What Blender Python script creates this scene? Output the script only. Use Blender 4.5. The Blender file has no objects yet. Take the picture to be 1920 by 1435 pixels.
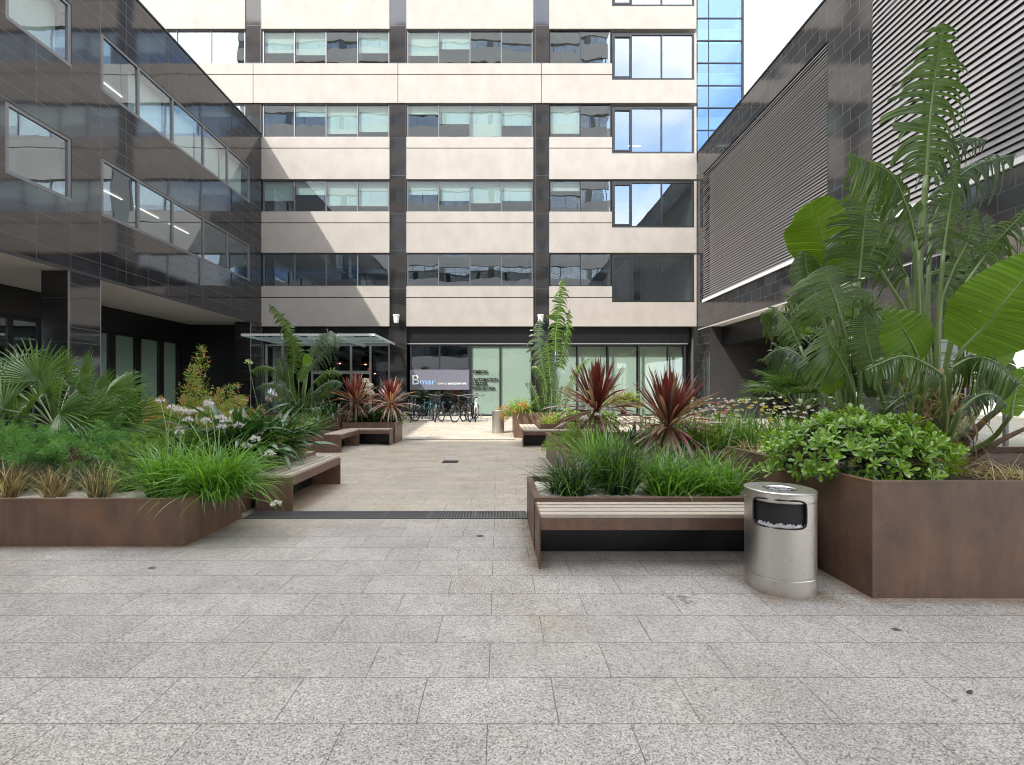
import bpy, math, random
import numpy as np
from mathutils import Vector

random.seed(7)
RNG = np.random.default_rng(11)
scene = bpy.context.scene
col = scene.collection

# ------------------------------------------------------------------ camera
EYE = 1.45
F = 850.0
cam_d = bpy.data.cameras.new("camera")
cam = bpy.data.objects.new("camera", cam_d)
col.objects.link(cam)
cam.location = (0, 0, EYE)
cam.rotation_euler = (math.radians(90), 0, 0)
cam_d.sensor_width = 36
cam_d.lens = F / 1920 * 36
cam_d.shift_x = 25 / 1920
cam_d.shift_y = 17.5 / 1920
cam_d.clip_start = 0.05
cam_d.clip_end = 2000
scene.camera = cam

# ------------------------------------------------------------------ sky, sun, exposure
SUN = Vector((1.0, 1.0, -1.62)).normalized()
world = bpy.data.worlds.new("World")
scene.world = world
world.use_nodes = True
wn = world.node_tree
wn.nodes.clear()
def WN(t, **k):
    n = wn.nodes.new(t)
    for a, b in k.items():
        setattr(n, a, b)
    return n
w_out = WN('ShaderNodeOutputWorld')
w_bg = WN('ShaderNodeBackground')
w_sky = WN('ShaderNodeTexSky', sky_type='NISHITA')
w_sky.sun_disc = False
w_sky.sun_elevation = math.asin(-SUN.z)
w_sky.sun_rotation = math.radians(225)
w_sky.altitude = 20
w_sky.air_density = 1.0
w_sky.dust_density = 1.2
w_sky.ozone_density = 1.5
w_tc = WN('ShaderNodeTexCoord')
w_map = WN('ShaderNodeMapping')
w_map.inputs['Scale'].default_value = (1.0, 1.0, 1.9)
w_map.inputs['Location'].default_value = (0.3, 0.0, 0.15)
w_noise = WN('ShaderNodeTexNoise')
w_noise.inputs['Scale'].default_value = 1.7
w_noise.inputs['Detail'].default_value = 9
w_noise.inputs['Roughness'].default_value = 0.56
w_ramp = WN('ShaderNodeValToRGB')
w_ramp.color_ramp.elements[0].position = 0.36
w_ramp.color_ramp.elements[1].position = 0.58
w_mix = WN('ShaderNodeMix', data_type='RGBA')
w_cl = WN('ShaderNodeMix', data_type='RGBA')
w_n2 = WN('ShaderNodeTexNoise')
w_n2.inputs['Scale'].default_value = 3.1
w_n2.inputs['Detail'].default_value = 6
w_cl.inputs[6].default_value = (8.4, 8.4, 8.5, 1)
w_cl.inputs[7].default_value = (13.3, 12.8, 12.1, 1)
L = wn.links.new
L(w_tc.outputs['Generated'], w_map.inputs['Vector'])
L(w_map.outputs[0], w_noise.inputs['Vector'])
L(w_map.outputs[0], w_n2.inputs['Vector'])
L(w_noise.outputs['Fac'], w_ramp.inputs['Fac'])
L(w_ramp.outputs['Color'], w_mix.inputs[0])
L(w_n2.outputs['Fac'], w_cl.inputs[0])
w_gain = WN('ShaderNodeMix', data_type='RGBA', blend_type='MULTIPLY')
w_gain.inputs[0].default_value = 1.0
w_gain.inputs[7].default_value = (2.2, 2.2, 2.2, 1)
L(w_sky.outputs[0], w_gain.inputs[6])
L(w_gain.outputs[2], w_mix.inputs[6])
L(w_cl.outputs[2], w_mix.inputs[7])
L(w_mix.outputs[2], w_bg.inputs['Color'])
w_bg.inputs['Strength'].default_value = 0.15
L(w_bg.outputs[0], w_out.inputs['Surface'])

sun_d = bpy.data.lights.new("sun", 'SUN')
sun_d.energy = 2.7
sun_d.angle = math.radians(0.6)
sun_d.color = (1.0, 0.965, 0.91)
sun_o = bpy.data.objects.new("sun", sun_d)
col.objects.link(sun_o)
sun_o.rotation_euler = SUN.to_track_quat('-Z', 'Y').to_euler()
sun_o.location = (-20, -20, 40)

scene.view_settings.view_transform = 'Standard'
scene.view_settings.look = 'None'
scene.view_settings.gamma = 1
scene.view_settings.use_curve_mapping = False
scene.view_settings.exposure = 1.36
scene.render.engine = 'CYCLES'
cy = scene.cycles
cy.use_denoising = True
cy.max_bounces = 10
cy.transparent_max_bounces = 16
cy.glossy_bounces = 5
cy.transmission_bounces = 6
cy.diffuse_bounces = 4
cy.caustics_reflective = False
cy.caustics_refractive = False
cy.sample_clamp_indirect = 6
cy.filter_width = 1.05

# ------------------------------------------------------------------ helpers
def P(px, py, d):
    """a point seen at photo pixel (px, py) standing d metres in front"""
    return Vector(((px - 935) / F * d, d, EYE - (py - 735) / F * d))

def gz(y):
    """height of the paving: level, then a gentle ramp up to the far facade"""
    if y <= 13.75: return 0.0
    return min(0.24, (y - 13.75) / 8.6 * 0.24)

class MB:
    """collects geometry, builds ONE mesh object"""
    def __init__(s):
        s.v = []; s.f = []; s.m = []; s.n = 0
    def add(s, verts, faces, mi=0):
        verts = np.asarray(verts, dtype=np.float64).reshape(-1, 3)
        faces = np.asarray(faces, dtype=np.int64)
        s.v.append(verts)
        s.f.append((faces + s.n, mi))
        s.n += len(verts)
    def box(s, a, b, mi=0):
        x0, x1 = sorted((a[0], b[0])); y0, y1 = sorted((a[1], b[1])); z0, z1 = sorted((a[2], b[2]))
        v = [(x0,y0,z0),(x1,y0,z0),(x1,y1,z0),(x0,y1,z0),(x0,y0,z1),(x1,y0,z1),(x1,y1,z1),(x0,y1,z1)]
        s.add(v, [(0,3,2,1),(4,5,6,7),(0,1,5,4),(1,2,6,5),(2,3,7,6),(3,0,4,7)], mi)
        return s
    def quad(s, a, b, c, d, mi=0):
        s.add([a, b, c, d], [(0,1,2,3)], mi); return s
    def tube(s, pts, r, k=8, mi=0, cap=True):
        pts = [Vector(p) for p in pts]
        n = len(pts)
        rs = r if hasattr(r, '__len__') else [r] * n
        V = []
        up = Vector((0.31, 0.17, 0.93)).normalized()
        for i, p in enumerate(pts):
            t = (pts[min(i+1, n-1)] - pts[max(i-1, 0)])
            if t.length < 1e-9: t = Vector((0,0,1))
            t.normalize()
            a = t.cross(up)
            if a.length < 0.05: a = t.cross(Vector((1,0,0)))
            a.normalize(); b = t.cross(a)
            for j in range(k):
                an = 2*math.pi*j/k
                V.append(p + (a*math.cos(an) + b*math.sin(an)) * rs[i])
        Fc = []
        for i in range(n-1):
            for j in range(k):
                Fc.append((i*k+j, i*k+(j+1)%k, (i+1)*k+(j+1)%k, (i+1)*k+j))
        base = len(V)
        if cap:
            V.append(pts[0]); V.append(pts[-1])
            T = []
            for j in range(k):
                T.append((base, (j+1)%k, j))
                T.append((base+1, (n-1)*k+j, (n-1)*k+(j+1)%k))
            n0 = s.n
            s.add([tuple(v) for v in V], Fc, mi)
            s.f.append((np.asarray(T)+n0, mi))
        else:
            s.add([tuple(v) for v in V], Fc, mi)
        return s
    def lathe(s, prof, c=(0,0,0), k=24, mi=0, sx=1.0, sy=1.0):
        V = []
        for (r, z) in prof:
            for j in range(k):
                a = 2*math.pi*j/k
                V.append((c[0]+r*sx*math.cos(a), c[1]+r*sy*math.sin(a), c[2]+z))
        Fc = []
        for i in range(len(prof)-1):
            for j in range(k):
                Fc.append((i*k+j, i*k+(j+1)%k, (i+1)*k+(j+1)%k, (i+1)*k+j))
        s.add(V, Fc, mi); return s
    def build(s, name, mats, parent=None, smooth=False, loc=None):
        me = bpy.data.meshes.new(name)
        V = np.concatenate(s.v) if s.v else np.zeros((0,3))
        if loc is not None: V = V - np.array(loc)
        loops = []; starts = []; tot = []; mi = []; c = 0
        for fa, m in s.f:
            k = fa.shape[1]; nf = fa.shape[0]
            loops.append(fa.reshape(-1))
            starts.append(np.arange(nf)*k + c); tot.append(np.full(nf, k)); mi.append(np.full(nf, m))
            c += nf*k
        me.vertices.add(len(V)); me.vertices.foreach_set('co', V.reshape(-1).astype(np.float32))
        lp = np.concatenate(loops)
        me.loops.add(len(lp)); me.loops.foreach_set('vertex_index', lp.astype(np.int32))
        st = np.concatenate(starts)
        me.polygons.add(len(st))
        me.polygons.foreach_set('loop_start', st.astype(np.int32))
        me.polygons.foreach_set('material_index', np.concatenate(mi).astype(np.int32))
        me.polygons.foreach_set('use_smooth', np.full(len(st), bool(smooth)))
        me.update(calc_edges=True); me.validate()
        for m in (mats if isinstance(mats, (list, tuple)) else [mats]):
            me.materials.append(m)
        o = bpy.data.objects.new(name, me)
        col.objects.link(o)
        if loc is not None: o.location = loc
        if parent is not None:
            o.parent = parent
            q = parent; off = Vector((0,0,0))
            while q is not None:
                off += Vector(q.location); q = q.parent
            o.location = Vector(o.location) - off
        return o

def tag(o, label=None, cat=None, group=None, kind=None):
    if label: o['label'] = label
    if cat: o['category'] = cat
    if group: o['group'] = group
    if kind: o['kind'] = kind
    return o

def thing(name, label, cat, loc=(0,0,0), group=None):
    o = bpy.data.objects.new(name, None)
    o.empty_display_size = 0.2
    col.objects.link(o); o.location = loc
    return tag(o, label, cat, group)

# ------------------------------------------------------------------ materials
def new_mat(name):
    m = bpy.data.materials.new(name); m.use_nodes = True
    nt = m.node_tree
    b = nt.nodes['Principled BSDF']
    return m, nt, b, nt.links.new

def mat_plain(name, c, rough=0.6, metal=0.0, var=0.12, scale=6.0, bump=0.0, ior=1.5):
    m, nt, b, l = new_mat(name)
    b.inputs['Roughness'].default_value = rough
    b.inputs['Metallic'].default_value = metal
    b.inputs['IOR'].default_value = ior
    g = nt.nodes.new('ShaderNodeNewGeometry')
    n = nt.nodes.new('ShaderNodeTexNoise'); n.inputs['Scale'].default_value = scale; n.inputs['Detail'].default_value = 6
    l(g.outputs['Position'], n.inputs['Vector'])
    mx = nt.nodes.new('ShaderNodeMix'); mx.data_type = 'RGBA'
    mx.inputs[6].default_value = tuple(x*(1-var) for x in c) + (1,)
    mx.inputs[7].default_value = tuple(min(1, x*(1+var)) for x in c) + (1,)
    l(n.outputs['Fac'], mx.inputs[0]); l(mx.outputs[2], b.inputs['Base Color'])
    if bump:
        bp = nt.nodes.new('ShaderNodeBump'); bp.inputs['Strength'].default_value = bump; bp.inputs['Distance'].default_value = 0.01
        l(n.outputs['Fac'], bp.inputs['Height']); l(bp.outputs[0], b.inputs['Normal'])
    return m

def pos_uv(nt, a, b_, oa=0.0, ob=0.0):
    g = nt.nodes.new('ShaderNodeNewGeometry')
    s = nt.nodes.new('ShaderNodeSeparateXYZ'); nt.links.new(g.outputs['Position'], s.inputs[0])
    c = nt.nodes.new('ShaderNodeCombineXYZ')
    for k, (ax, of) in enumerate(((a, oa), (b_, ob))):
        ad = nt.nodes.new('ShaderNodeMath'); ad.operation = 'SUBTRACT'; ad.inputs[1].default_value = of
        nt.links.new(s.outputs['XYZ'.index(ax)], ad.inputs[0]); nt.links.new(ad.outputs[0], c.inputs[k])
    return g, c

def mat_granite_tile(name, axes, tile, offs=(0,0), base=(0.022,0.022,0.024), joint=(0.10,0.10,0.10), rough=0.06, ior=1.75, offset=0.0):
    m, nt, b, l = new_mat(name)
    g, c = pos_uv(nt, axes[0], axes[1], offs[0], offs[1])
    br = nt.nodes.new('ShaderNodeTexBrick')
    br.offset = offset; br.inputs['Scale'].default_value = 1
    br.inputs['Brick Width'].default_value = tile[0]; br.inputs['Row Height'].default_value = tile[1]
    br.inputs['Mortar Size'].default_value = 0.005; br.inputs['Mortar Smooth'].default_value = 0.1
    br.inputs['Color1'].default_value = tuple(x*0.75 for x in base)+(1,)
    br.inputs['Color2'].default_value = tuple(x*1.35 for x in base)+(1,)
    br.inputs['Mortar'].default_value = joint+(1,)
    l(c.outputs[0], br.inputs['Vector'])
    n = nt.nodes.new('ShaderNodeTexNoise'); n.inputs['Scale'].default_value = 60; n.inputs['Detail'].default_value = 4
    l(g.outputs['Position'], n.inputs['Vector'])
    mx = nt.nodes.new('ShaderNodeMix'); mx.data_type = 'RGBA'; mx.blend_type = 'MULTIPLY'; mx.inputs[0].default_value = 0.5
    l(br.outputs['Color'], mx.inputs[6]); l(n.outputs['Color'], mx.inputs[7])
    l(mx.outputs[2], b.inputs['Base Color'])
    r = nt.nodes.new('ShaderNodeMath'); r.operation = 'MULTIPLY_ADD'
    l(br.outputs['Fac'], r.inputs[0]); r.inputs[1].default_value = 0.5; r.inputs[2].default_value = rough
    l(r.outputs[0], b.inputs['Roughness'])
    b.inputs['IOR'].default_value = ior
    # each slab is very slightly out of true
    lf = nt.nodes.new('ShaderNodeTexNoise'); lf.inputs['Scale'].default_value = 0.55; lf.inputs['Detail'].default_value = 1
    l(g.outputs['Position'], lf.inputs['Vector'])
    bp = nt.nodes.new('ShaderNodeBump'); bp.inputs['Strength'].default_value = 0.35; bp.inputs['Distance'].default_value = 0.03
    ad = nt.nodes.new('ShaderNodeMath'); ad.operation = 'MULTIPLY_ADD'; ad.inputs[1].default_value = -0.06
    l(br.outputs['Fac'], ad.inputs[0]); l(lf.outputs['Fac'], ad.inputs[2])
    l(ad.outputs[0], bp.inputs['Height']); l(bp.outputs[0], b.inputs['Normal'])
    return m

def mat_paving():
    m, nt, b, l = new_mat("granite_paving")
    g, c = pos_uv(nt, 'X', 'Y', -0.674, 1.98 - 0.32*40)
    br = nt.nodes.new('ShaderNodeTexBrick'); br.offset = 0.5; br.offset_frequency = 2
    br.inputs['Scale'].default_value = 1; br.inputs['Brick Width'].default_value = 0.625; br.inputs['Row Height'].default_value = 0.32
    br.inputs['Mortar Size'].default_value = 0.0027; br.inputs['Mortar Smooth'].default_value = 0.3
    br.inputs['Color1'].default_value = (0.93,0.92,0.90,1); br.inputs['Color2'].default_value = (1.05,1.03,0.99,1)
    br.inputs['Mortar'].default_value = (0.34,0.315,0.285,1)
    l(c.outputs[0], br.inputs['Vector'])
    # granite crystals
    v = nt.nodes.new('ShaderNodeTexVoronoi'); v.feature = 'F1'; v.inputs['Scale'].default_value = 215
    l(g.outputs['Position'], v.inputs['Vector'])
    sv = nt.nodes.new('ShaderNodeSeparateColor'); l(v.outputs['Color'], sv.inputs[0])
    rp = nt.nodes.new('ShaderNodeValToRGB'); rp.color_ramp.interpolation = 'LINEAR'
    e = rp.color_ramp.elements
    e[0].position = 0.0; e[0].color = (0.075,0.072,0.069,1)
    e[1].position = 1.0; e[1].color = (0.64,0.62,0.58,1)
    for p_, c_ in ((0.12,(0.145,0.14,0.132,1)),(0.25,(0.29,0.278,0.258,1)),(0.55,(0.405,0.39,0.365,1)),(0.8,(0.50,0.485,0.455,1))):
        k = e.new(p_); k.color = c_
    l(sv.outputs[0], rp.inputs['Fac'])
    n = nt.nodes.new('ShaderNodeTexNoise'); n.inputs['Scale'].default_value = 90; n.inputs['Detail'].default_value = 5; n.inputs['Roughness'].default_value = 0.7
    l(g.outputs['Position'], n.inputs['Vector'])
    rn = nt.nodes.new('ShaderNodeMapRange'); rn.inputs[1].default_value = 0.3; rn.inputs[2].default_value = 0.7; rn.inputs[3].default_value = 0.82; rn.inputs[4].default_value = 1.18
    l(n.outputs['Fac'], rn.inputs[0])
    m1 = nt.nodes.new('ShaderNodeMix'); m1.data_type = 'RGBA'; m1.blend_type = 'MULTIPLY'; m1.inputs[0].default_value = 1
    l(rp.outputs['Color'], m1.inputs[6]); l(rn.outputs[0], m1.inputs[7])
    m2 = nt.nodes.new('ShaderNodeMix'); m2.data_type = 'RGBA'; m2.blend_type = 'MULTIPLY'; m2.inputs[0].default_value = 1
    l(m1.outputs[2], m2.inputs[6]); l(br.outputs['Color'], m2.inputs[7])
    # dirt and rusty run-off with shapes of their own
    d = nt.nodes.new('ShaderNodeTexNoise'); d.inputs['Scale'].default_value = 0.5; d.inputs['Detail'].default_value = 6; d.inputs['Roughness'].default_value = 0.62
    l(g.outputs['Position'], d.inputs['Vector'])
    dr = nt.nodes.new('ShaderNodeMapRange'); dr.inputs[1].default_value = 0.50; dr.inputs[2].default_value = 0.72; dr.inputs[3].default_value = 0.0; dr.inputs[4].default_value = 0.75
    l(d.outputs['Fac'], dr.inputs[0])
    dn = nt.nodes.new('ShaderNodeTexNoise'); dn.inputs['Scale'].default_value = 1.7; dn.inputs['Detail'].default_value = 8; dn.inputs['Roughness'].default_value = 0.7; l(g.outputs['Position'], dn.inputs['Vector'])
    dm = nt.nodes.new('ShaderNodeMapRange'); dm.inputs[1].default_value = 0.35; dm.inputs[2].default_value = 0.68; dm.inputs[3].default_value = 0.80; dm.inputs[4].default_value = 1.08; l(dn.outputs['Fac'], dm.inputs[0])
    m2b = nt.nodes.new('ShaderNodeMix'); m2b.data_type = 'RGBA'; m2b.blend_type = 'MULTIPLY'; m2b.inputs[0].default_value = 1
    l(m2.outputs[2], m2b.inputs[6]); l(dm.outputs[0], m2b.inputs[7]); m2 = m2b
    gv = nt.nodes.new('ShaderNodeTexVoronoi'); gv.feature = 'DISTANCE_TO_EDGE' if False else 'F1'; gv.inputs['Scale'].default_value = 1.9; l(g.outputs['Position'], gv.inputs['Vector'])
    gr = nt.nodes.new('ShaderNodeMapRange'); gr.inputs[1].default_value = 0.020; gr.inputs[2].default_value = 0.032; gr.inputs[3].default_value = 0.55; gr.inputs[4].default_value = 0.0; l(gv.outputs['Distance'], gr.inputs[0])
    m2c = nt.nodes.new('ShaderNodeMix'); m2c.data_type = 'RGBA'; m2c.blend_type = 'MULTIPLY'; m2c.inputs[7].default_value = (0.42,0.41,0.40,1)
    l(gr.outputs[0], m2c.inputs[0]); l(m2.outputs[2], m2c.inputs[6]); m2 = m2c   # old chewing-gum spots
    m3 = nt.nodes.new('ShaderNodeMix'); m3.data_type = 'RGBA'; m3.blend_type = 'MULTIPLY'
    m3.inputs[7].default_value = (0.90,0.78,0.62,1)
    l(dr.outputs[0], m3.inputs[0]); l(m2.outputs[2], m3.inputs[6])
    # curved tyre marks of a service cart in the middle of the court
    sx = nt.nodes.new('ShaderNodeSeparateXYZ'); l(g.outputs['Position'], sx.inputs[0])
    last = m3
    for cx, cy_, R in ((-0.9, 14.2, 4.7), (-0.6, 6.4, 4.8)):
        vm = nt.nodes.new('ShaderNodeVectorMath'); vm.operation = 'DISTANCE'; vm.inputs[1].default_value = (cx, cy_, 0)
        l(g.outputs['Position'], vm.inputs[0])
        ab = nt.nodes.new('ShaderNodeMath'); ab.operation = 'SUBTRACT'; ab.inputs[1].default_value = R; l(vm.outputs['Value'], ab.inputs[0])
        aa = nt.nodes.new('ShaderNodeMath'); aa.operation = 'ABSOLUTE'; l(ab.outputs[0], aa.inputs[0])
        mr = nt.nodes.new('ShaderNodeMapRange'); mr.inputs[1].default_value = 0.02; mr.inputs[2].default_value = 0.12; mr.inputs[3].default_value = 0.42; mr.inputs[4].default_value = 0
        l(aa.outputs[0], mr.inputs[0])
        gt = nt.nodes.new('ShaderNodeMapRange'); gt.inputs[1].default_value = 6.6; gt.inputs[2].default_value = 7.6; l(sx.outputs[1], gt.inputs[0])
        g2 = nt.nodes.new('ShaderNodeMapRange'); g2.inputs[1].default_value = 12.2; g2.inputs[2].default_value = 11.0; l(sx.outputs[1], g2.inputs[0])
        mu = nt.nodes.new('ShaderNodeMath'); mu.operation = 'MULTIPLY'; l(mr.outputs[0], mu.inputs[0]); l(gt.outputs[0], mu.inputs[1])
        mu2 = nt.nodes.new('ShaderNodeMath'); mu2.operation = 'MULTIPLY'; l(mu.outputs[0], mu2.inputs[0]); l(g2.outputs[0], mu2.inputs[1])
        mm = nt.nodes.new('ShaderNodeMix'); mm.data_type = 'RGBA'; mm.blend_type = 'MULTIPLY'; mm.inputs[7].default_value = (0.85,0.66,0.42,1)
        l(mu2.outputs[0], mm.inputs[0]); l(last.outputs[2], mm.inputs[6]); last = mm
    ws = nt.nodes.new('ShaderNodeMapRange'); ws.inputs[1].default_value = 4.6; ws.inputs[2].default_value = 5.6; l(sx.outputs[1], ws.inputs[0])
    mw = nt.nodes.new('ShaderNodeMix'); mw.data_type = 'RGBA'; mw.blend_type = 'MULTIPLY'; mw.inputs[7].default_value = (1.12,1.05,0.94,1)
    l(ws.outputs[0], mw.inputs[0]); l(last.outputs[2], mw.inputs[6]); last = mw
    # painted contact shade, browned with rust and grime, at planter, bench and bin feet
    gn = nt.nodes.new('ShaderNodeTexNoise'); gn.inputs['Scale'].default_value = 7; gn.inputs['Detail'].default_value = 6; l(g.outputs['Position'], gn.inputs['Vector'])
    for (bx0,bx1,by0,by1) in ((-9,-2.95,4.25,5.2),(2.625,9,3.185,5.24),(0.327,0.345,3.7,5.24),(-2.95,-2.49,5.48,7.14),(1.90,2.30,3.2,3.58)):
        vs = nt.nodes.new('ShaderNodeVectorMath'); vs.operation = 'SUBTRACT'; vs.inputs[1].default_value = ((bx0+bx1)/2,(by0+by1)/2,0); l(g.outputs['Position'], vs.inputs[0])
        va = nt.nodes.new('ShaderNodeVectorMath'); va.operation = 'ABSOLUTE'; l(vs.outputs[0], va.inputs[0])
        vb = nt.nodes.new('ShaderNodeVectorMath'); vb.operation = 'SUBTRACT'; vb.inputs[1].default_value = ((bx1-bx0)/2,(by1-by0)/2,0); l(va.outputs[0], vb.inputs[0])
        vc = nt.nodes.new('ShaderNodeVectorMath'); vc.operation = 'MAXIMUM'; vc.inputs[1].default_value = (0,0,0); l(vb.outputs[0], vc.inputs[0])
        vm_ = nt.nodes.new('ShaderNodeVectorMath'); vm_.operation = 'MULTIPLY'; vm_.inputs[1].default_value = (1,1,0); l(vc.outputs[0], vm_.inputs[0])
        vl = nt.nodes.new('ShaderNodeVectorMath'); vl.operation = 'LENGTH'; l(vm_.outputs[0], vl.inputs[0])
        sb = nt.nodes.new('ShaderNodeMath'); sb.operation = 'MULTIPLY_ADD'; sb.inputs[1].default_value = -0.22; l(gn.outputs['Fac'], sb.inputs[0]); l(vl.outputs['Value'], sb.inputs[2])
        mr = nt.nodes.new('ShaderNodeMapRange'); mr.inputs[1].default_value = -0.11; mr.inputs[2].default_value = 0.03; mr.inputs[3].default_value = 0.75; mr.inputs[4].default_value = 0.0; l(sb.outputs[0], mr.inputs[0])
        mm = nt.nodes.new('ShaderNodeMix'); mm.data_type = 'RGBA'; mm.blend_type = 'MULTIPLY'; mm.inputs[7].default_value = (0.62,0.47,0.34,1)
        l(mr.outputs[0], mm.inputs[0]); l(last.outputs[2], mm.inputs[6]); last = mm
    # splashed dark stain in front of the litter bin
    vm = nt.nodes.new('ShaderNodeVectorMath'); vm.operation = 'DISTANCE'; vm.inputs[1].default_value = (1.27, 3.18, 0); l(g.outputs['Position'], vm.inputs[0])
    sp = nt.nodes.new('ShaderNodeMapRange'); sp.inputs[1].default_value = 0.05; sp.inputs[2].default_value = 0.32; sp.inputs[3].default_value = 0.16; sp.inputs[4].default_value = -0.3; l(vm.outputs['Value'], sp.inputs[0])
    n3 = nt.nodes.new('ShaderNodeTexNoise'); n3.inputs['Scale'].default_value = 22; n3.inputs['Detail'].default_value = 3; l(g.outputs['Position'], n3.inputs['Vector'])
    ad = nt.nodes.new('ShaderNodeMath'); ad.operation = 'ADD'; l(n3.outputs['Fac'], ad.inputs[0]); l(sp.outputs[0], ad.inputs[1])
    st = nt.nodes.new('ShaderNodeMapRange'); st.inputs[1].default_value = 0.62; st.inputs[2].default_value = 0.68; st.inputs[3].default_value = 0; st.inputs[4].default_value = 0.6; l(ad.outputs[0], st.inputs[0])
    m5 = nt.nodes.new('ShaderNodeMix'); m5.data_type = 'RGBA'; m5.blend_type = 'MULTIPLY'; m5.inputs[7].default_value = (0.25,0.24,0.23,1)
    l(st.outputs[0], m5.inputs[0]); l(last.outputs[2], m5.inputs[6])
    l(m5.outputs[2], b.inputs['Base Color'])
    b.inputs['Roughness'].default_value = 0.62
    bp = nt.nodes.new('ShaderNodeBump'); bp.inputs['Strength'].default_value = 0.5; bp.inputs['Distance'].default_value = 0.004
    ad = nt.nodes.new('ShaderNodeMath'); ad.operation = 'MULTIPLY_ADD'; ad.inputs[1].default_value = -1.0
    mm = nt.nodes.new('ShaderNodeMath'); mm.operation = 'MULTIPLY'; mm.inputs[1].default_value = 0.25; l(n.outputs['Fac'], mm.inputs[0])
    l(br.outputs['Fac'], ad.inputs[0]); l(mm.outputs[0], ad.inputs[2])
    l(ad.outputs[0], bp.inputs['Height']); l(bp.outputs[0], b.inputs['Normal'])
    return m

def mat_corten():
    m, nt, b, l = new_mat("corten_steel")
    g = nt.nodes.new('ShaderNodeNewGeometry')
    mp = nt.nodes.new('ShaderNodeMapping'); mp.inputs['Scale'].default_value = (1.3,1.3,0.8); l(g.outputs['Position'], mp.inputs[0])
    n = nt.nodes.new('ShaderNodeTexNoise'); n.inputs['Scale'].default_value = 2.6; n.inputs['Detail'].default_value = 12; n.inputs['Roughness'].default_value = 0.72
    l(mp.outputs[0], n.inputs['Vector'])
    rp = nt.nodes.new('ShaderNodeValToRGB'); e = rp.color_ramp.elements
    e[0].position = 0.30; e[0].color = (0.088,0.055,0.042,1)
    e[1].position = 0.72; e[1].color = (0.225,0.118,0.066,1)
    k = e.new(0.5); k.color = (0.145,0.086,0.060,1)
    l(n.outputs['Fac'], rp.inputs['Fac'])
    n2 = nt.nodes.new('ShaderNodeTexNoise'); n2.inputs['Scale'].default_value = 140; n2.inputs['Detail'].default_value = 3; l(g.outputs['Position'], n2.inputs['Vector'])
    mr = nt.nodes.new('ShaderNodeMapRange'); mr.inputs[1].default_value = 0.3; mr.inputs[2].default_value = 0.7; mr.inputs[3].default_value = 0.74; mr.inputs[4].default_value = 1.26; l(n2.outputs['Fac'], mr.inputs[0])
    mx = nt.nodes.new('ShaderNodeMix'); mx.data_type = 'RGBA'; mx.blend_type = 'MULTIPLY'; mx.inputs[0].default_value = 1
    l(rp.outputs[0], mx.inputs[6]); l(mr.outputs[0], mx.inputs[7]); l(mx.outputs[2], b.inputs['Base Color'])
    mp3 = nt.nodes.new('ShaderNodeMapping'); mp3.inputs['Scale'].default_value = (13,13,0.9); l(g.outputs['Position'], mp3.inputs[0])
    n5 = nt.nodes.new('ShaderNodeTexNoise'); n5.inputs['Scale'].default_value = 1; n5.inputs['Detail'].default_value = 5; l(mp3.outputs[0], n5.inputs['Vector'])
    m5 = nt.nodes.new('ShaderNodeMapRange'); m5.inputs[1].default_value = 0.30; m5.inputs[2].default_value = 0.72; m5.inputs[3].default_value = 0.90; m5.inputs[4].default_value = 1.09; l(n5.outputs['Fac'], m5.inputs[0])
    mx5 = nt.nodes.new('ShaderNodeMix'); mx5.data_type = 'RGBA'; mx5.blend_type = 'MULTIPLY'; mx5.inputs[0].default_value = 1
    l(mx.outputs[2], mx5.inputs[6]); l(m5.outputs[0], mx5.inputs[7]); l(mx5.outputs[2], b.inputs['Base Color'])
    r2 = nt.nodes.new('ShaderNodeMapRange'); r2.inputs[3].default_value = 0.38; r2.inputs[4].default_value = 0.62; l(n.outputs['Fac'], r2.inputs[0]); l(r2.outputs[0], b.inputs['Roughness'])
    bp = nt.nodes.new('ShaderNodeBump'); bp.inputs['Strength'].default_value = 0.15; bp.inputs['Distance'].default_value = 0.003; l(n2.outputs['Fac'], bp.inputs['Height']); l(bp.outputs[0], b.inputs['Normal'])
    return m

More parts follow.
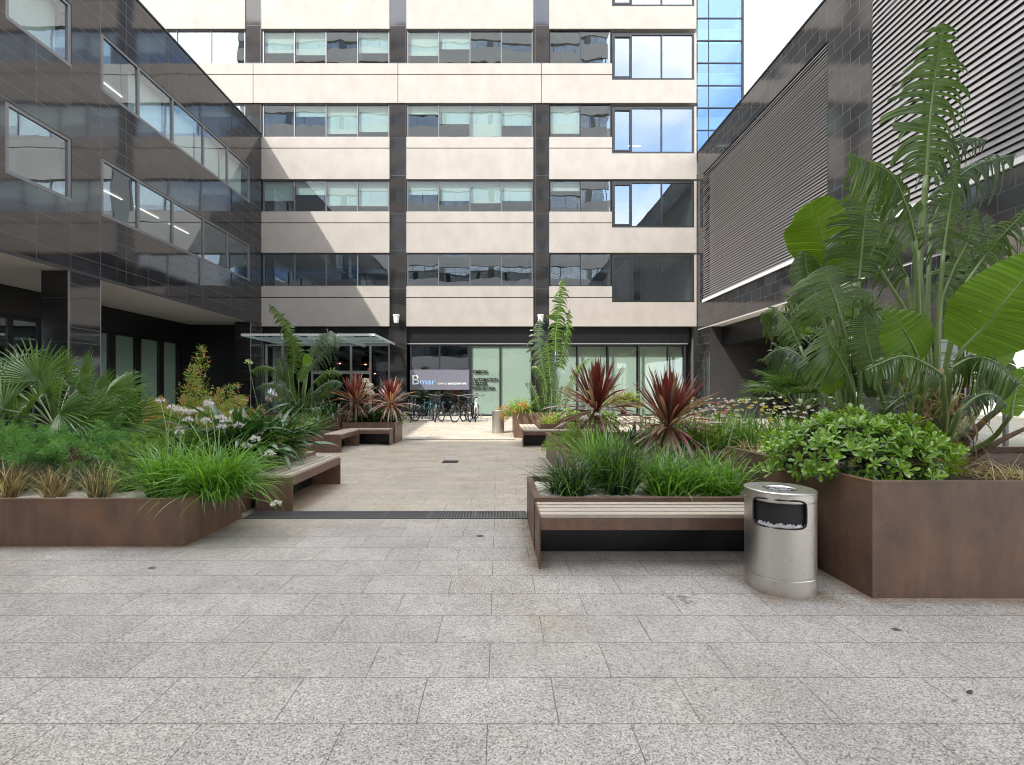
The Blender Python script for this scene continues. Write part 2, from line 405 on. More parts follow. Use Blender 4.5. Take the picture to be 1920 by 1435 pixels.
def mat_concrete():
    m, nt, b, l = new_mat("beige_precast")
    g = nt.nodes.new('ShaderNodeNewGeometry')
    n = nt.nodes.new('ShaderNodeTexNoise'); n.inputs['Scale'].default_value = 0.9; n.inputs['Detail'].default_value = 9; n.inputs['Roughness'].default_value = 0.7; l(g.outputs['Position'], n.inputs['Vector'])
    mp = nt.nodes.new('ShaderNodeMapping'); mp.inputs['Scale'].default_value = (1.1,1.1,0.7); l(g.outputs['Position'], mp.inputs[0])
    n2 = nt.nodes.new('ShaderNodeTexNoise'); n2.inputs['Scale'].default_value = 1.5; n2.inputs['Detail'].default_value = 6; l(mp.outputs[0], n2.inputs['Vector'])
    n3 = nt.nodes.new('ShaderNodeTexNoise'); n3.inputs['Scale'].default_value = 22; n3.inputs['Detail'].default_value = 5; l(g.outputs['Position'], n3.inputs['Vector'])
    a = nt.nodes.new('ShaderNodeMath'); a.operation = 'ADD'; l(n.outputs['Fac'], a.inputs[0]); l(n2.outputs['Fac'], a.inputs[1])
    a2 = nt.nodes.new('ShaderNodeMath'); a2.operation = 'MULTIPLY_ADD'; a2.inputs[1].default_value = 0.6; l(n3.outputs['Fac'], a2.inputs[0]); l(a.outputs[0], a2.inputs[2])
    mr = nt.nodes.new('ShaderNodeMapRange'); mr.inputs[1].default_value = 0.9; mr.inputs[2].default_value = 1.7; l(a2.outputs[0], mr.inputs[0])
    mx = nt.nodes.new('ShaderNodeMix'); mx.data_type = 'RGBA'; mx.inputs[6].default_value = (0.325,0.295,0.262,1); mx.inputs[7].default_value = (0.41,0.38,0.345,1)
    l(mr.outputs[0], mx.inputs[0]); l(mx.outputs[2], b.inputs['Base Color'])
    b.inputs['Roughness'].default_value = 0.8
    bp = nt.nodes.new('ShaderNodeBump'); bp.inputs['Strength'].default_value = 0.2; bp.inputs['Distance'].default_value = 0.01; l(n3.outputs['Fac'], bp.inputs['Height']); l(bp.outputs[0], b.inputs['Normal'])
    return m

def mat_glass(name, tint=(0.70,0.80,0.78), base=0.14, wave=0.22, gcol=(0.80,0.90,1.0)):
    m = bpy.data.materials.new(name); m.use_nodes = True
    nt = m.node_tree; nt.nodes.clear(); l = nt.links.new
    out = nt.nodes.new('ShaderNodeOutputMaterial')
    tr = nt.nodes.new('ShaderNodeBsdfTransparent'); tr.inputs[0].default_value = tint+(1,)
    gl = nt.nodes.new('ShaderNodeBsdfGlossy'); gl.inputs['Roughness'].default_value = 0.0; gl.inputs[0].default_value = gcol+(1,)
    fr = nt.nodes.new('ShaderNodeFresnel')
    gb = nt.nodes.new('ShaderNodeNewGeometry')
    io = nt.nodes.new('ShaderNodeMath'); io.operation = 'MULTIPLY_ADD'; io.inputs[1].default_value = 1/1.55-1.55; io.inputs[2].default_value = 1.55   # same pane from both sides
    l(gb.outputs['Backfacing'], io.inputs[0]); l(io.outputs[0], fr.inputs[0])
    ma = nt.nodes.new('ShaderNodeMath'); ma.operation = 'MULTIPLY_ADD'; ma.inputs[1].default_value = 1.25; ma.inputs[2].default_value = base; ma.use_clamp = True
    l(fr.outputs[0], ma.inputs[0])
    mx = nt.nodes.new('ShaderNodeMixShader'); l(ma.outputs[0], mx.inputs[0]); l(tr.outputs[0], mx.inputs[1]); l(gl.outputs[0], mx.inputs[2])
    g = nt.nodes.new('ShaderNodeNewGeometry')
    n = nt.nodes.new('ShaderNodeTexNoise'); n.inputs['Scale'].default_value = 0.8; n.inputs['Detail'].default_value = 1.5; l(g.outputs['Position'], n.inputs['Vector'])
    bp = nt.nodes.new('ShaderNodeBump'); bp.inputs['Strength'].default_value = wave; bp.inputs['Distance'].default_value = 0.02; l(n.outputs['Fac'], bp.inputs['Height']); l(bp.outputs[0], gl.inputs['Normal'])
    l(mx.outputs[0], out.inputs['Surface'])
    return m

def mat_leaf(name, c0, c1, trans=0.3, rough=0.35, spec=0.5, tcol=None):
    """leaf with per-leaf colour variation, sheen and light coming through"""
    m, nt, b, l = new_mat(name)
    g = nt.nodes.new('ShaderNodeNewGeometry')
    mx = nt.nodes.new('ShaderNodeMix'); mx.data_type = 'RGBA'; mx.inputs[6].default_value = c0+(1,); mx.inputs[7].default_value = c1+(1,)
    n = nt.nodes.new('ShaderNodeTexNoise'); n.inputs['Scale'].default_value = 9; n.inputs['Detail'].default_value = 3; l(g.outputs['Position'], n.inputs['Vector'])
    a = nt.nodes.new('ShaderNodeMath'); a.operation = 'MULTIPLY_ADD'; a.inputs[1].default_value = 0.7; l(g.outputs['Random Per Island'], a.inputs[0])
    s = nt.nodes.new('ShaderNodeMath'); s.operation = 'MULTIPLY'; s.inputs[1].default_value = 0.3; l(n.outputs['Fac'], s.inputs[0]); l(s.outputs[0], a.inputs[2])
    l(a.outputs[0], mx.inputs[0]); l(mx.outputs[2], b.inputs['Base Color'])
    b.inputs['Roughness'].default_value = rough; b.inputs['Specular IOR Level'].default_value = min(1.0, spec*1.3)
    t = nt.nodes.new('ShaderNodeBsdfTranslucent')
    if tcol is None: tcol = (min(1,c1[0]*1.7), min(1,c1[1]*1.7), c1[2]*0.7)
    t.inputs[0].default_value = tcol+(1,)
    ms = nt.nodes.new('ShaderNodeMixShader'); ms.inputs[0].default_value = trans
    l(b.outputs[0], ms.inputs[1]); l(t.outputs[0], ms.inputs[2])
    l(ms.outputs[0], nt.nodes['Material Output'].inputs['Surface'])
    return m

def vein(m):
    """side veins, paler midrib zone and browned edges, from the leaf's own along/across attributes"""
    nt = m.node_tree; l = nt.links.new; b = nt.nodes['Principled BSDF']
    src = b.inputs['Base Color'].links[0].from_socket
    al = nt.nodes.new('ShaderNodeAttribute'); al.attribute_name = 'along'
    ac = nt.nodes.new('ShaderNodeAttribute'); ac.attribute_name = 'across'
    w = nt.nodes.new('ShaderNodeMath'); w.operation = 'MULTIPLY'; w.inputs[1].default_value = 190; l(al.outputs['Fac'], w.inputs[0])
    s = nt.nodes.new('ShaderNodeMath'); s.operation = 'SINE'; l(w.outputs[0], s.inputs[0])
    w2 = nt.nodes.new('ShaderNodeMath'); w2.operation = 'MULTIPLY'; w2.inputs[1].default_value = 71; l(al.outputs['Fac'], w2.inputs[0])
    s2 = nt.nodes.new('ShaderNodeMath'); s2.operation = 'SINE'; l(w2.outputs[0], s2.inputs[0])
    ad = nt.nodes.new('ShaderNodeMath'); ad.operation = 'ADD'; l(s.outputs[0], ad.inputs[0]); l(s2.outputs[0], ad.inputs[1])
    mr = nt.nodes.new('ShaderNodeMapRange'); mr.inputs[1].default_value = -2; mr.inputs[2].default_value = 2; mr.inputs[3].default_value = 0.62; mr.inputs[4].default_value = 1.35; l(ad.outputs[0], mr.inputs[0])
    m1 = nt.nodes.new('ShaderNodeMix'); m1.data_type = 'RGBA'; m1.blend_type = 'MULTIPLY'; m1.inputs[0].default_value = 1; l(src, m1.inputs[6]); l(mr.outputs[0], m1.inputs[7])
    g = nt.nodes.new('ShaderNodeNewGeometry'); n = nt.nodes.new('ShaderNodeTexNoise'); n.inputs['Scale'].default_value = 16; n.inputs['Detail'].default_value = 4; l(g.outputs['Position'], n.inputs['Vector'])
    e = nt.nodes.new('ShaderNodeMath'); e.operation = 'MULTIPLY_ADD'; e.inputs[1].default_value = 0.45; l(n.outputs['Fac'], e.inputs[0]); l(ac.outputs['Fac'], e.inputs[2])
    er = nt.nodes.new('ShaderNodeMapRange'); er.inputs[1].default_value = 1.17; er.inputs[2].default_value = 1.27; er.inputs[3].default_value = 0; er.inputs[4].default_value = 0.85; l(e.outputs[0], er.inputs[0])
    m2 = nt.nodes.new('ShaderNodeMix'); m2.data_type = 'RGBA'; m2.inputs[7].default_value = (0.17,0.105,0.045,1); l(er.outputs[0], m2.inputs[0]); l(m1.outputs[2], m2.inputs[6])
    l(m2.outputs[2], b.inputs['Base Color'])
    bp = nt.nodes.new('ShaderNodeBump'); bp.inputs['Strength'].default_value = 0.35; bp.inputs['Distance'].default_value = 0.006; l(ad.outputs[0], bp.inputs['Height']); l(bp.outputs[0], b.inputs['Normal'])
    return m

def mat_steel():
    m, nt, b, l = new_mat("brushed_steel")
    b.inputs['Metallic'].default_value = 1; b.inputs['Base Color'].default_value = (0.60,0.57,0.53,1)
    g = nt.nodes.new('ShaderNodeNewGeometry')
    mp = nt.nodes.new('ShaderNodeMapping'); mp.inputs['Scale'].default_value = (220,220,2.0); l(g.outputs['Position'], mp.inputs[0])
    n = nt.nodes.new('ShaderNodeTexNoise'); n.inputs['Scale'].default_value = 1; n.inputs['Detail'].default_value = 4; l(mp.outputs[0], n.inputs['Vector'])
    n2 = nt.nodes.new('ShaderNodeTexNoise'); n2.inputs['Scale'].default_value = 26; n2.inputs['Detail'].default_value = 9; l(g.outputs['Position'], n2.inputs['Vector'])
    mr = nt.nodes.new('ShaderNodeMapRange'); mr.inputs[3].default_value = 0.27; mr.inputs[4].default_value = 0.48; l(n2.outputs['Fac'], mr.inputs[0]); l(mr.outputs[0], b.inputs['Roughness'])
    rp = nt.nodes.new('ShaderNodeValToRGB'); e = rp.color_ramp.elements
    e[0].position = 0.24; e[0].color = (0.42,0.39,0.35,1); e[1].position = 0.38; e[1].color = (0.62,0.59,0.55,1)
    l(n2.outputs['Fac'], rp.inputs[0]); l(rp.outputs[0], b.inputs['Base Color'])
    bp = nt.nodes.new('ShaderNodeBump'); bp.inputs['Strength'].default_value = 0.12; bp.inputs['Distance'].default_value = 0.002; l(n.outputs['Fac'], bp.inputs['Height']); l(bp.outputs[0], b.inputs['Normal'])
    return m

def mat_wood():
    m, nt, b, l = new_mat("pale_slat_wood")
    g = nt.nodes.new('ShaderNodeNewGeometry')
    n = nt.nodes.new('ShaderNodeTexNoise'); n.inputs['Scale'].default_value = 12; n.inputs['Detail'].default_value = 8; n.inputs['Distortion'].default_value = 0.6; l(g.outputs['Position'], n.inputs['Vector'])
    ad = nt.nodes.new('ShaderNodeMath'); ad.operation = 'MULTIPLY_ADD'; ad.inputs[1].default_value = 0.5; l(g.outputs['Random Per Island'], ad.inputs[0]); l(n.outputs['Fac'], ad.inputs[2])
    mr = nt.nodes.new('ShaderNodeMapRange'); mr.inputs[1].default_value = 0.3; mr.inputs[2].default_value = 1.2; l(ad.outputs[0], mr.inputs[0])
    mx = nt.nodes.new('ShaderNodeMix'); mx.data_type = 'RGBA'; mx.inputs[6].default_value = (0.34,0.285,0.215,1); mx.inputs[7].default_value = (0.56,0.495,0.40,1)
    l(mr.outputs[0], mx.inputs[0]); l(mx.outputs[2], b.inputs['Base Color']); b.inputs['Roughness'].default_value = 0.55
    return m

def mat_emit(name, c, s):
    m, nt, b, l = new_mat(name)
    b.inputs['Base Color'].default_value = c+(1,)
    b.inputs['Emission Color'].default_value = c+(1,); b.inputs['Emission Strength'].default_value = s
    return m

M = dict(
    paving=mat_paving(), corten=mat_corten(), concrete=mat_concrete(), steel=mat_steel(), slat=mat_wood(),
    gran_side=mat_granite_tile("dark_granite_side", 'YZ', (0.92,0.40), (12.4,4.82)),
    gran_front=mat_granite_tile("dark_granite_front", 'XZ', (0.80,1.86), (-5.39,4.71), base=(0.024,0.023,0.023), joint=(0.05,0.05,0.05)),
    gran_small=mat_granite_tile("dark_granite_pier", 'XZ', (0.80,0.40), (-11.7,4.82), base=(0.012,0.012,0.012), joint=(0.04,0.04,0.04), rough=0.2),
    gran_right=mat_granite_tile("dark_granite_right", 'YZ', (0.62,0.40), (12.0,4.55), base=(0.030,0.029,0.029), rough=0.10, offset=0.5),
    glass=mat_glass("window_glass", base=0.22), glass_tower=mat_glass("blue_glass", (0.40,0.58,0.85), 0.30, 0.15, (0.34,0.55,0.92)),
    glass_clear=mat_glass("shop_glass", (0.80,0.86,0.83), 0.03, 0.2), canopy_glass=mat_glass("canopy_glass", (0.72,0.86,0.83), 0.22, 0.1),
    frame=mat_plain("dark_window_frame", (0.035,0.037,0.04), 0.4, 0.3), frame_grey=mat_plain("grey_window_frame", (0.17,0.17,0.175), 0.4, 0.5),
    alu=mat_plain("light_aluminium", (0.50,0.51,0.50), 0.35, 0.7), black=mat_plain("black_panel", (0.008,0.008,0.009), 0.35),
    black_matt=mat_plain("matt_dark_slabs", (0.02,0.019,0.019), 0.6, var=0.3, scale=3.0),
    canopy_paint=mat_plain("pale_canopy_paint", (0.66,0.70,0.68), 0.4, 0.2, var=0.03),
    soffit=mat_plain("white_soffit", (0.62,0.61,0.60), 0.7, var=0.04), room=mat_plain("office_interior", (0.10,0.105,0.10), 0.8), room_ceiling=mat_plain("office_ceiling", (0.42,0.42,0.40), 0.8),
    blind=mat_plain("roller_blind", (0.66,0.72,0.68), 0.85, var=0.05), curtain=mat_plain("sheer_curtain", (0.58,0.60,0.57), 0.9, var=0.08), frost=mat_plain("frosted_green_film", (0.42,0.50,0.44), 0.6, var=0.05), frost_dark=mat_plain("green_screen_panel", (0.34,0.44,0.37), 0.6, var=0.06),
    white=mat_plain("white_paint", (0.78,0.78,0.76), 0.45, var=0.04), slatmetal=mat_plain("louvre_metal", (0.245,0.235,0.232), 0.34, 0.15, var=0.10, scale=2.0), louvre_back=mat_plain("louvre_backing", (0.12,0.115,0.112), 0.7),
    gravel=mat_plain("white_gravel", (0.62,0.58,0.50), 0.85, var=0.45, scale=55, bump=1.0), soil=mat_plain("bark_mulch", (0.07,0.05,0.035), 0.95, var=0.5, scale=40, bump=1.0),
    sign=mat_plain("violet_grey_sign", (0.165,0.165,0.205), 0.45, var=0.03), letter_white=mat_plain("white_letters", (0.85,0.85,0.85), 0.5, var=0.01), letter_blue=mat_plain("pale_blue_letters", (0.30,0.52,0.86), 0.5, var=0.01), letter_black=mat_plain("black_letters", (0.01,0.01,0.01), 0.5, var=0.01),
    rubber=mat_plain("rubber", (0.015,0.015,0.015), 0.7), bike_black=mat_plain("black_bike_paint", (0.02,0.02,0.022), 0.3), bike_white=mat_plain("white_bike_paint", (0.70,0.70,0.70), 0.35), bike_teal=mat_plain("teal_bike_paint", (0.05,0.14,0.16), 0.3), bike_grey=mat_plain("grey_bike_paint", (0.16,0.16,0.17), 0.3), chrome=mat_plain("bike_chrome", (0.6,0.6,0.6), 0.2, 1.0),
    copper=mat_plain("copper_shade", (0.62,0.22,0.10), 0.25, 1.0), bulb=mat_emit("lamp_bulb", (1.0,0.72,0.42), 12.0), tube=mat_emit("office_strip_light", (1.0,0.93,0.80), 0.8),
    skin=mat_plain("skin", (0.42,0.24,0.17), 0.5, var=0.06), hair=mat_plain("brown_hair", (0.06,0.03,0.018), 0.6), shirt=mat_plain("white_cotton", (0.76,0.77,0.80), 0.8, var=0.04), trousers=mat_plain("dark_cloth", (0.03,0.03,0.04), 0.8),
    asphalt=mat_plain("street_asphalt", (0.12,0.12,0.12), 0.9), pale_render=mat_plain("pale_render", (0.72,0.70,0.66), 0.8, var=0.05), bag=mat_plain("bin_liner", (0.5,0.5,0.52), 0.25, var=0.3, scale=60), dead=mat_plain("dead_leaf", (0.06,0.04,0.025), 0.8),
    # foliage
    grass_bright=mat_leaf("bright_grass", (0.035,0.125,0.012), (0.21,0.43,0.06), 0.30, 0.28), grass_green=mat_leaf("green_grass", (0.012,0.055,0.009), (0.12,0.27,0.045), 0.28, 0.26),
    grass_dark=mat_leaf("dark_grass", (0.008,0.026,0.010), (0.085,0.15,0.06), 0.18, 0.24), grass_grey=mat_leaf("grey_green_grass", (0.06,0.10,0.055), (0.17,0.20,0.12), 0.25, 0.4),
    grass_brown=mat_leaf("brown_sedge", (0.10,0.065,0.03), (0.30,0.20,0.10), 0.25, 0.5), grass_straw=mat_leaf("straw_grass", (0.42,0.33,0.18), (0.70,0.58,0.36), 0.25, 0.6), grass_pale=mat_leaf("pale_yellow_grass", (0.32,0.36,0.10), (0.62,0.60,0.25), 0.35, 0.4),
    strap=mat_leaf("dark_strap_leaf", (0.012,0.045,0.012), (0.055,0.135,0.035), 0.18, 0.24, 0.6), strap_lime=mat_leaf("lime_strap_leaf", (0.10,0.22,0.03), (0.26,0.38,0.07), 0.35, 0.35),
    palm=mat_leaf("fan_palm_leaf", (0.022,0.065,0.012), (0.16,0.29,0.07), 0.24, 0.24, 0.6), palm_lime=mat_leaf("yellow_palm_leaf", (0.10,0.15,0.03), (0.26,0.30,0.07), 0.3, 0.4),
    fern=mat_leaf("feathery_green", (0.025,0.11,0.022), (0.17,0.36,0.10), 0.35, 0.5), fern_yellow=mat_leaf("feathery_yellow_green", (0.08,0.18,0.03), (0.25,0.36,0.07), 0.35, 0.5), fern_orange=mat_leaf("orange_leaflets", (0.36,0.16,0.04), (0.62,0.30,0.12), 0.35, 0.5), fern_pink=mat_leaf("pink_brown_leaflets", (0.32,0.15,0.09), (0.55,0.33,0.20), 0.35, 0.5),
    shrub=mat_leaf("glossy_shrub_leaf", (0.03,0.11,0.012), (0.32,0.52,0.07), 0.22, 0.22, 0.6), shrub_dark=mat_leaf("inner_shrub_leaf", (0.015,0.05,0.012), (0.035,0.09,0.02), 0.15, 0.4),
    giant=vein(mat_leaf("giant_leaf", (0.022,0.065,0.006), (0.09,0.175,0.016), 0.28, 0.30, 0.55, (0.18,0.32,0.03))), giant_lime=vein(mat_leaf("young_giant_leaf", (0.12,0.27,0.016), (0.21,0.41,0.030), 0.48, 0.35, 0.4, (0.36,0.62,0.03))), giant_grey=vein(mat_leaf("grey_green_giant_leaf", (0.045,0.085,0.045), (0.10,0.155,0.08), 0.2, 0.35)),  # giant_grey: duller grey-green leaves of the same plants
    petiole=mat_leaf("leaf_stalk", (0.10,0.18,0.05), (0.26,0.34,0.13), 0.0, 0.4), bark=mat_plain("fibrous_bark", (0.14,0.095,0.06), 0.9, var=0.5, scale=30, bump=0.8), bark_pale=mat_plain("pale_bark", (0.42,0.36,0.28), 0.9, var=0.35, scale=25, bump=0.6), dry=mat_leaf("dry_leaf", (0.20,0.13,0.07), (0.42,0.31,0.19), 0.2, 0.7),
    cord_red=mat_leaf("red_sword_leaf", (0.07,0.012,0.010), (0.18,0.035,0.026), 0.25, 0.3, 0.6, (0.45,0.06,0.04)), cord_brown=mat_leaf("bronze_sword_leaf", (0.07,0.022,0.022), (0.42,0.27,0.23), 0.2, 0.25, 0.7),
    petal_lilac=mat_leaf("lilac_petal", (0.62,0.55,0.70), (0.86,0.80,0.88), 0.3, 0.6), petal_white=mat_leaf("white_petal", (0.74,0.74,0.70), (0.90,0.88,0.84), 0.3, 0.6), petal_yellow=mat_leaf("yellow_petal", (0.62,0.45,0.04), (0.80,0.62,0.10), 0.3, 0.6), petal_pink=mat_leaf("pink_petal", (0.60,0.16,0.20), (0.78,0.34,0.36), 0.3, 0.6), seed=mat_leaf("green_seed_head", (0.35,0.42,0.20), (0.55,0.60,0.36), 0.3, 0.6),
)

# ------------------------------------------------------------------ ground
def build_ground():
    xs = [-300,-60,-20,-12,-6,0,6,12,20,60,300]
    ys = [-300,-60,-20,0,5.17,5.48,13.75] + [14.6+0.86*i for i in range(10)] + [24,60,300]
    b = MB()
    V = [(x, y, gz(y)) for y in ys for x in xs]
    n = len(xs)
    b.add(V, [(j*n+i, j*n+i+1, (j+1)*n+i+1, (j+1)*n+i) for j in range(len(ys)-1) for i in range(n-1)])
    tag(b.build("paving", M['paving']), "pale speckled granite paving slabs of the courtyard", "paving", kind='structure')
    # street beyond the open ground floor on the right
    s = MB(); s.box((17,-40,0.006),(36,60,0.01))
    tag(s.build("road", M['asphalt']), "grey street glimpsed beyond the right building", "road", kind='structure')
build_ground()

def build_drains():
    # long linear grate across the court
    y0, y1, x0, x1 = 5.17, 5.48, -2.92, 0.325
    t = thing("drain_grate", "long dark slotted drain grate crossing the paving between the planters", "drain", (-1.3,5.3,0))
    MB().box((x0,y0,0.001),(x1,y1,0.003)).build("channel", M['black'], t)
    b = MB()
    b.box((x0,y0,0.0035),(x1,y0+0.018,0.011)); b.box((x0,y1-0.018,0.0035),(x1,y1,0.011))
    n = 92
    for i in range(n+1):
        x = x0 + (x1-x0)*i/n
        w = 0.016 if i % 15 else 0.03
        b.box((x-w/2,y0+0.0185,0.0035),(x+w/2,y1-0.0185,0.010))
    b.build("grating", M['frame_grey'], t)
    p = P(845,866,9.4)
    t = thing("drain_cover", "small square dark drain cover alone in the middle of the paving", "drain", (p.x,9.4,0))
    MB().box((p.x-0.16,9.22,0.001),(p.x+0.16,9.56,0.003)).build("sump", M['black'], t)
    b = MB()
    for i in range(8):
        x = p.x-0.15+0.3*i/7
        b.box((x-0.011,9.22,0.0035),(x+0.011,9.56,0.009))
    b.build("grating", M['frame'], t)
    b = MB(); b.box((-2.85,13.72,0.001),(0.5,13.80,0.006))
    o = b.build("slot_drain", M['black'])
    tag(o, "thin dark slot drain line where the tan paving meets the bright paving", "drain")
build_drains()

# ------------------------------------------------------------------ window helper
# u along the wall, w up, n outward; fr maps them into the world
def fr_back(D): return lambda u, w, n: (u, D - n, w)          # faces the camera (-y)
def fr_left(X): return lambda u, w, n: (X + n, u, w)           # faces +x
def fr_right(X): return lambda u, w, n: (X - n, u, w)          # faces -x

def ubox(b, fr, u0, u1, w0, w1, n0, n1, mi=0):
    b.box(fr(u0,w0,n0), fr(u1,w1,n1), mi)

def ribbon(parent, fr, us, w0, w1, frame, glass, blinds=None, rec=0.12, t=0.045, ft=0.05, blind_mat=None, gap=0.10):
    """a strip window: frame with mullions at us; pane and blinds are sub-parts"""
    b = MB()
    u0, u1 = us[0], us[-1]
    a, z = -rec-0.03, -rec+0.035
    ubox(b, fr, u0, u1, w1-ft, w1, a, z); ubox(b, fr, u0, u1, w0, w0+ft, a, z+0.02)
    ubox(b, fr, u0, u0+ft, w0+ft, w1-ft, a, z); ubox(b, fr, u1-ft, u1, w0+ft, w1-ft, a, z)
    for u in us[1:-1]: ubox(b, fr, u-t/2, u+t/2, w0+ft, w1-ft, a, z)
    win = b.build("window", frame, parent)
    g = MB()
    for i in range(len(us)-1):
        k = RNG.normal(0, 0.0022, 3)
        q = []
        for (u, w) in ((us[i]+t/2,w0+ft),(us[i+1]-t/2,w0+ft),(us[i+1]-t/2,w1-ft),(us[i]+t/2,w1-ft)):
            q.append(fr(u, w, -rec - 0.005 + k[0] + k[1]*(1 if u > us[i]+0.3 else -1) + k[2]*(1 if w > (w0+w1)/2 else -1)))
        g.quad(*q)
    g.build("pane", glass, win)
    if blinds:
        for i, bl in enumerate(blinds):
            if bl <= 0: continue
            q = MB()
            top = w1-ft; bot = top - (w1-w0-2*ft)*bl
            ubox(q, fr, us[i]+t/2+0.01, us[i+1]-t/2-0.01, bot, top, -rec-gap-0.012, -rec-gap)
            q.build("blind", blind_mat or M['blind'], win)
    return win

# ------------------------------------------------------------------ far office building (beige bands)
D = 22.37; S = F / D
def FX(px): return (px-935)/S
def FZ(py): return EYE + (735-py)/S

def build_office():
    t = thing("office_building", "beige office block with dark pilasters and ribbon windows closing the court", "building", (0,D,0.24))
    fr = fr_back(D)
    piers = [(-205,-172),(168,199),(459,490),(730,762),(1000,1030)]
    rows = [(-228,-163),(-86,-22),(54,119),(193,257),(336,397),(474,537)]
    wide = [(-218,-130),(-78,12),(62,150),(200,288),(340,427),(478,567)]
    left_px, right_px = -420, 1306
    top_px = -330
    # beige spandrel panels
    sp = MB()
    def panel(a, b_, yt, yb, n=0.0):
        ubox(sp, fr, FX(a), FX(b_), FZ(yb), FZ(yt), -0.32, n)
    bays = [(left_px,-205),(-172,168),(199,459),(490,730),(762,1000),(1030,1306)]
    gz0 = 0.8
    for i in range(len(rows)):
        yb = rows[i][1]
        nt_ = rows[i+1][0] if i+1 < len(rows) else 612
        g = yb + 21
        span = (i == 2)      # here the beige runs across the pilasters
        for k, (a, b_) in enumerate(bays):
            if span:
                a2 = left_px if k == 0 else sum(piers[k-1])/2+0.6
                b2 = sum(piers[k])/2-0.6 if k < 5 else 1306
            else:
                a2, b2 = a, b_
            if k < 5:
                panel(a2, b2, yb, g-gz0); panel(a2, b2, g+gz0, nt_)
            else:
                wb = wide[i][1]
                panel(a2, 1147.5, yb, g-gz0); panel(a2, 1147.5, g+gz0, wb)
                panel(a2, b2, wb, nt_)
                nw = wide[i][0] - 0
                panel(1302, b2, wide[i][0], wb)
    for k, (a, b_) in enumerate(bays):
        panel(a, b_, top_px, rows[0][0])
    sp.build("facade_panel", M['concrete'], t)
    # dark backing that shows in the grooves
    bk = MB()
    for i in range(len(rows)):
        yb = rows[i][1]; nt_ = rows[i+1][0] if i+1 < len(rows) else 612
        ubox(bk, fr, FX(left_px), FX(1304), FZ(nt_-6), FZ(yb+30 if i < 5 else yb+34), -4.4, -0.33)
    bk.build("floor_slab", M['room_ceiling'], t)
    ln = MB()
    for i in range(len(rows)):
        yb = rows[i][1]
        ubox(ln, fr, FX(left_px), FX(1146), FZ(yb+23), FZ(yb+19), -0.325, -0.10)
        if i == 2:
            for p in piers[:]: ubox(ln, fr, FX(sum(p)/2-2), FX(sum(p)/2+2), FZ(rows[3][0]+1), FZ(yb), -0.33, -0.08)
    ln.build("joint_line", M['black'], t)
    # dark pilasters
    for (a, b_) in piers:
        p = MB()
        ubox(p, fr, FX(a), FX(b_), FZ(119), FZ(top_px), -0.4, -0.06)
        ubox(p, fr, FX(a), FX(b_), 0.20, FZ(193), -0.4, -0.06)
        p.build("pilaster", M['gran_front'], t)
    # ribbon windows with individually drawn blinds
    BL = {
     (2,3):[0.62,0.68,0.0,0.62],(3,3):[0.0,0.32,0.86,0.80],(4,3):[0.62,0.42,0.78,0.8],(5,3):[0,0,0,0],
     (2,4):[0.70,0.5,0.0,0.0],(3,4):[0.25,0.55,0.95,0.60],(4,4):[0.42,0.62,0.70,0.62],(5,4):[0,0,0,0],
     (2,2):[0,0,0.3,0],(3,2):[0,0.4,0,0.2],(2,5):[0.0,0.0],(3,5):[0.85,0.0],(4,5):[0.3,0.0],(5,5):[0.0,0.0],
    }
    for i, (yt, yb) in enumerate(rows):
        for k, (a, b_) in enumerate(bays):
            if k == 5: b_ = 1148
            a3, b3 = a+1, b_-1
            n = 2 if k == 5 else 4
            us = [FX(a3 + (b3-a3)*j/n) for j in range(n+1)]
            ribbon(t, fr, us, FZ(yb), FZ(yt), M['frame'] if k == 5 else M['frame_grey'], M['glass'], BL.get((i,k), [0.3,0.5,0,0.6][:n] if i < 2 else None))
    for i, (yt, yb) in enumerate(wide):
        us = [FX(1148),FX(1184),FX(1241),FX(1302)]
        w = ribbon(t, fr, us, FZ(yb), FZ(yt), M['frame'], M['glass'], None, rec=0.06, t=0.07, ft=0.09)
        q = MB(); ubox(q, fr, FX(1153), FX(1181), FZ(yb-4), FZ(yb-7), -0.06, 0.0); ubox(q, fr, FX(1153), FX(1181), FZ(yt+7), FZ(yt+4), -0.06, 0.0)
        ubox(q, fr, FX(1150), FX(1153), FZ(yb-4), FZ(yt+4), -0.06, 0.0); ubox(q, fr, FX(1181), FX(1184), FZ(yb-4), FZ(yt+4), -0.06, 0.0)
        q.build("sash", M['frame'], w)
    # rooms behind: back wall, partition walls
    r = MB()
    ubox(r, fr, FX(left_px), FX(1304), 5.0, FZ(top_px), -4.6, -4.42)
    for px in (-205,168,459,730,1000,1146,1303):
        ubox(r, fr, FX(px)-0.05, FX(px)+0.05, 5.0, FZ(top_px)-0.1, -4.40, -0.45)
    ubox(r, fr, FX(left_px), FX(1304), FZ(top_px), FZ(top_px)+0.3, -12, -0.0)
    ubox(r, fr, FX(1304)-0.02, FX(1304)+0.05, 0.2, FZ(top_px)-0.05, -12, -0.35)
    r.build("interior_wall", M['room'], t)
    # strip lights in the offices
    for (px, py) in ((1110,222),(1150,226),(1215,228),(1190,262),(845,217),(862,222),(660,215),(690,222),(1120,95)):
        q = MB(); c = FX(px); z = FZ(py)
        q.box((c-0.35,D+2.2,z),(c+0.35,D+2.28,z+0.03)); q.build("ceiling_lamp", M['tube'], t)
    # ---- ground floor
    f = MB()
    ubox(f, fr, FX(490), FX(730), FZ(644), FZ(612.6), -0.6, -0.25)
    ubox(f, fr, FX(762), FX(1000), FZ(643), FZ(612.6), -0.5, -0.22)
    ubox(f, fr, FX(1030), FX(1296), FZ(643), FZ(612.6), -0.5, -0.22)
    ubox(f, fr, FX(1287), FX(1304), 0.2, FZ(612.6), -0.9, -0.5)
    f.build("fascia", M['black'], t)
    f = MB()
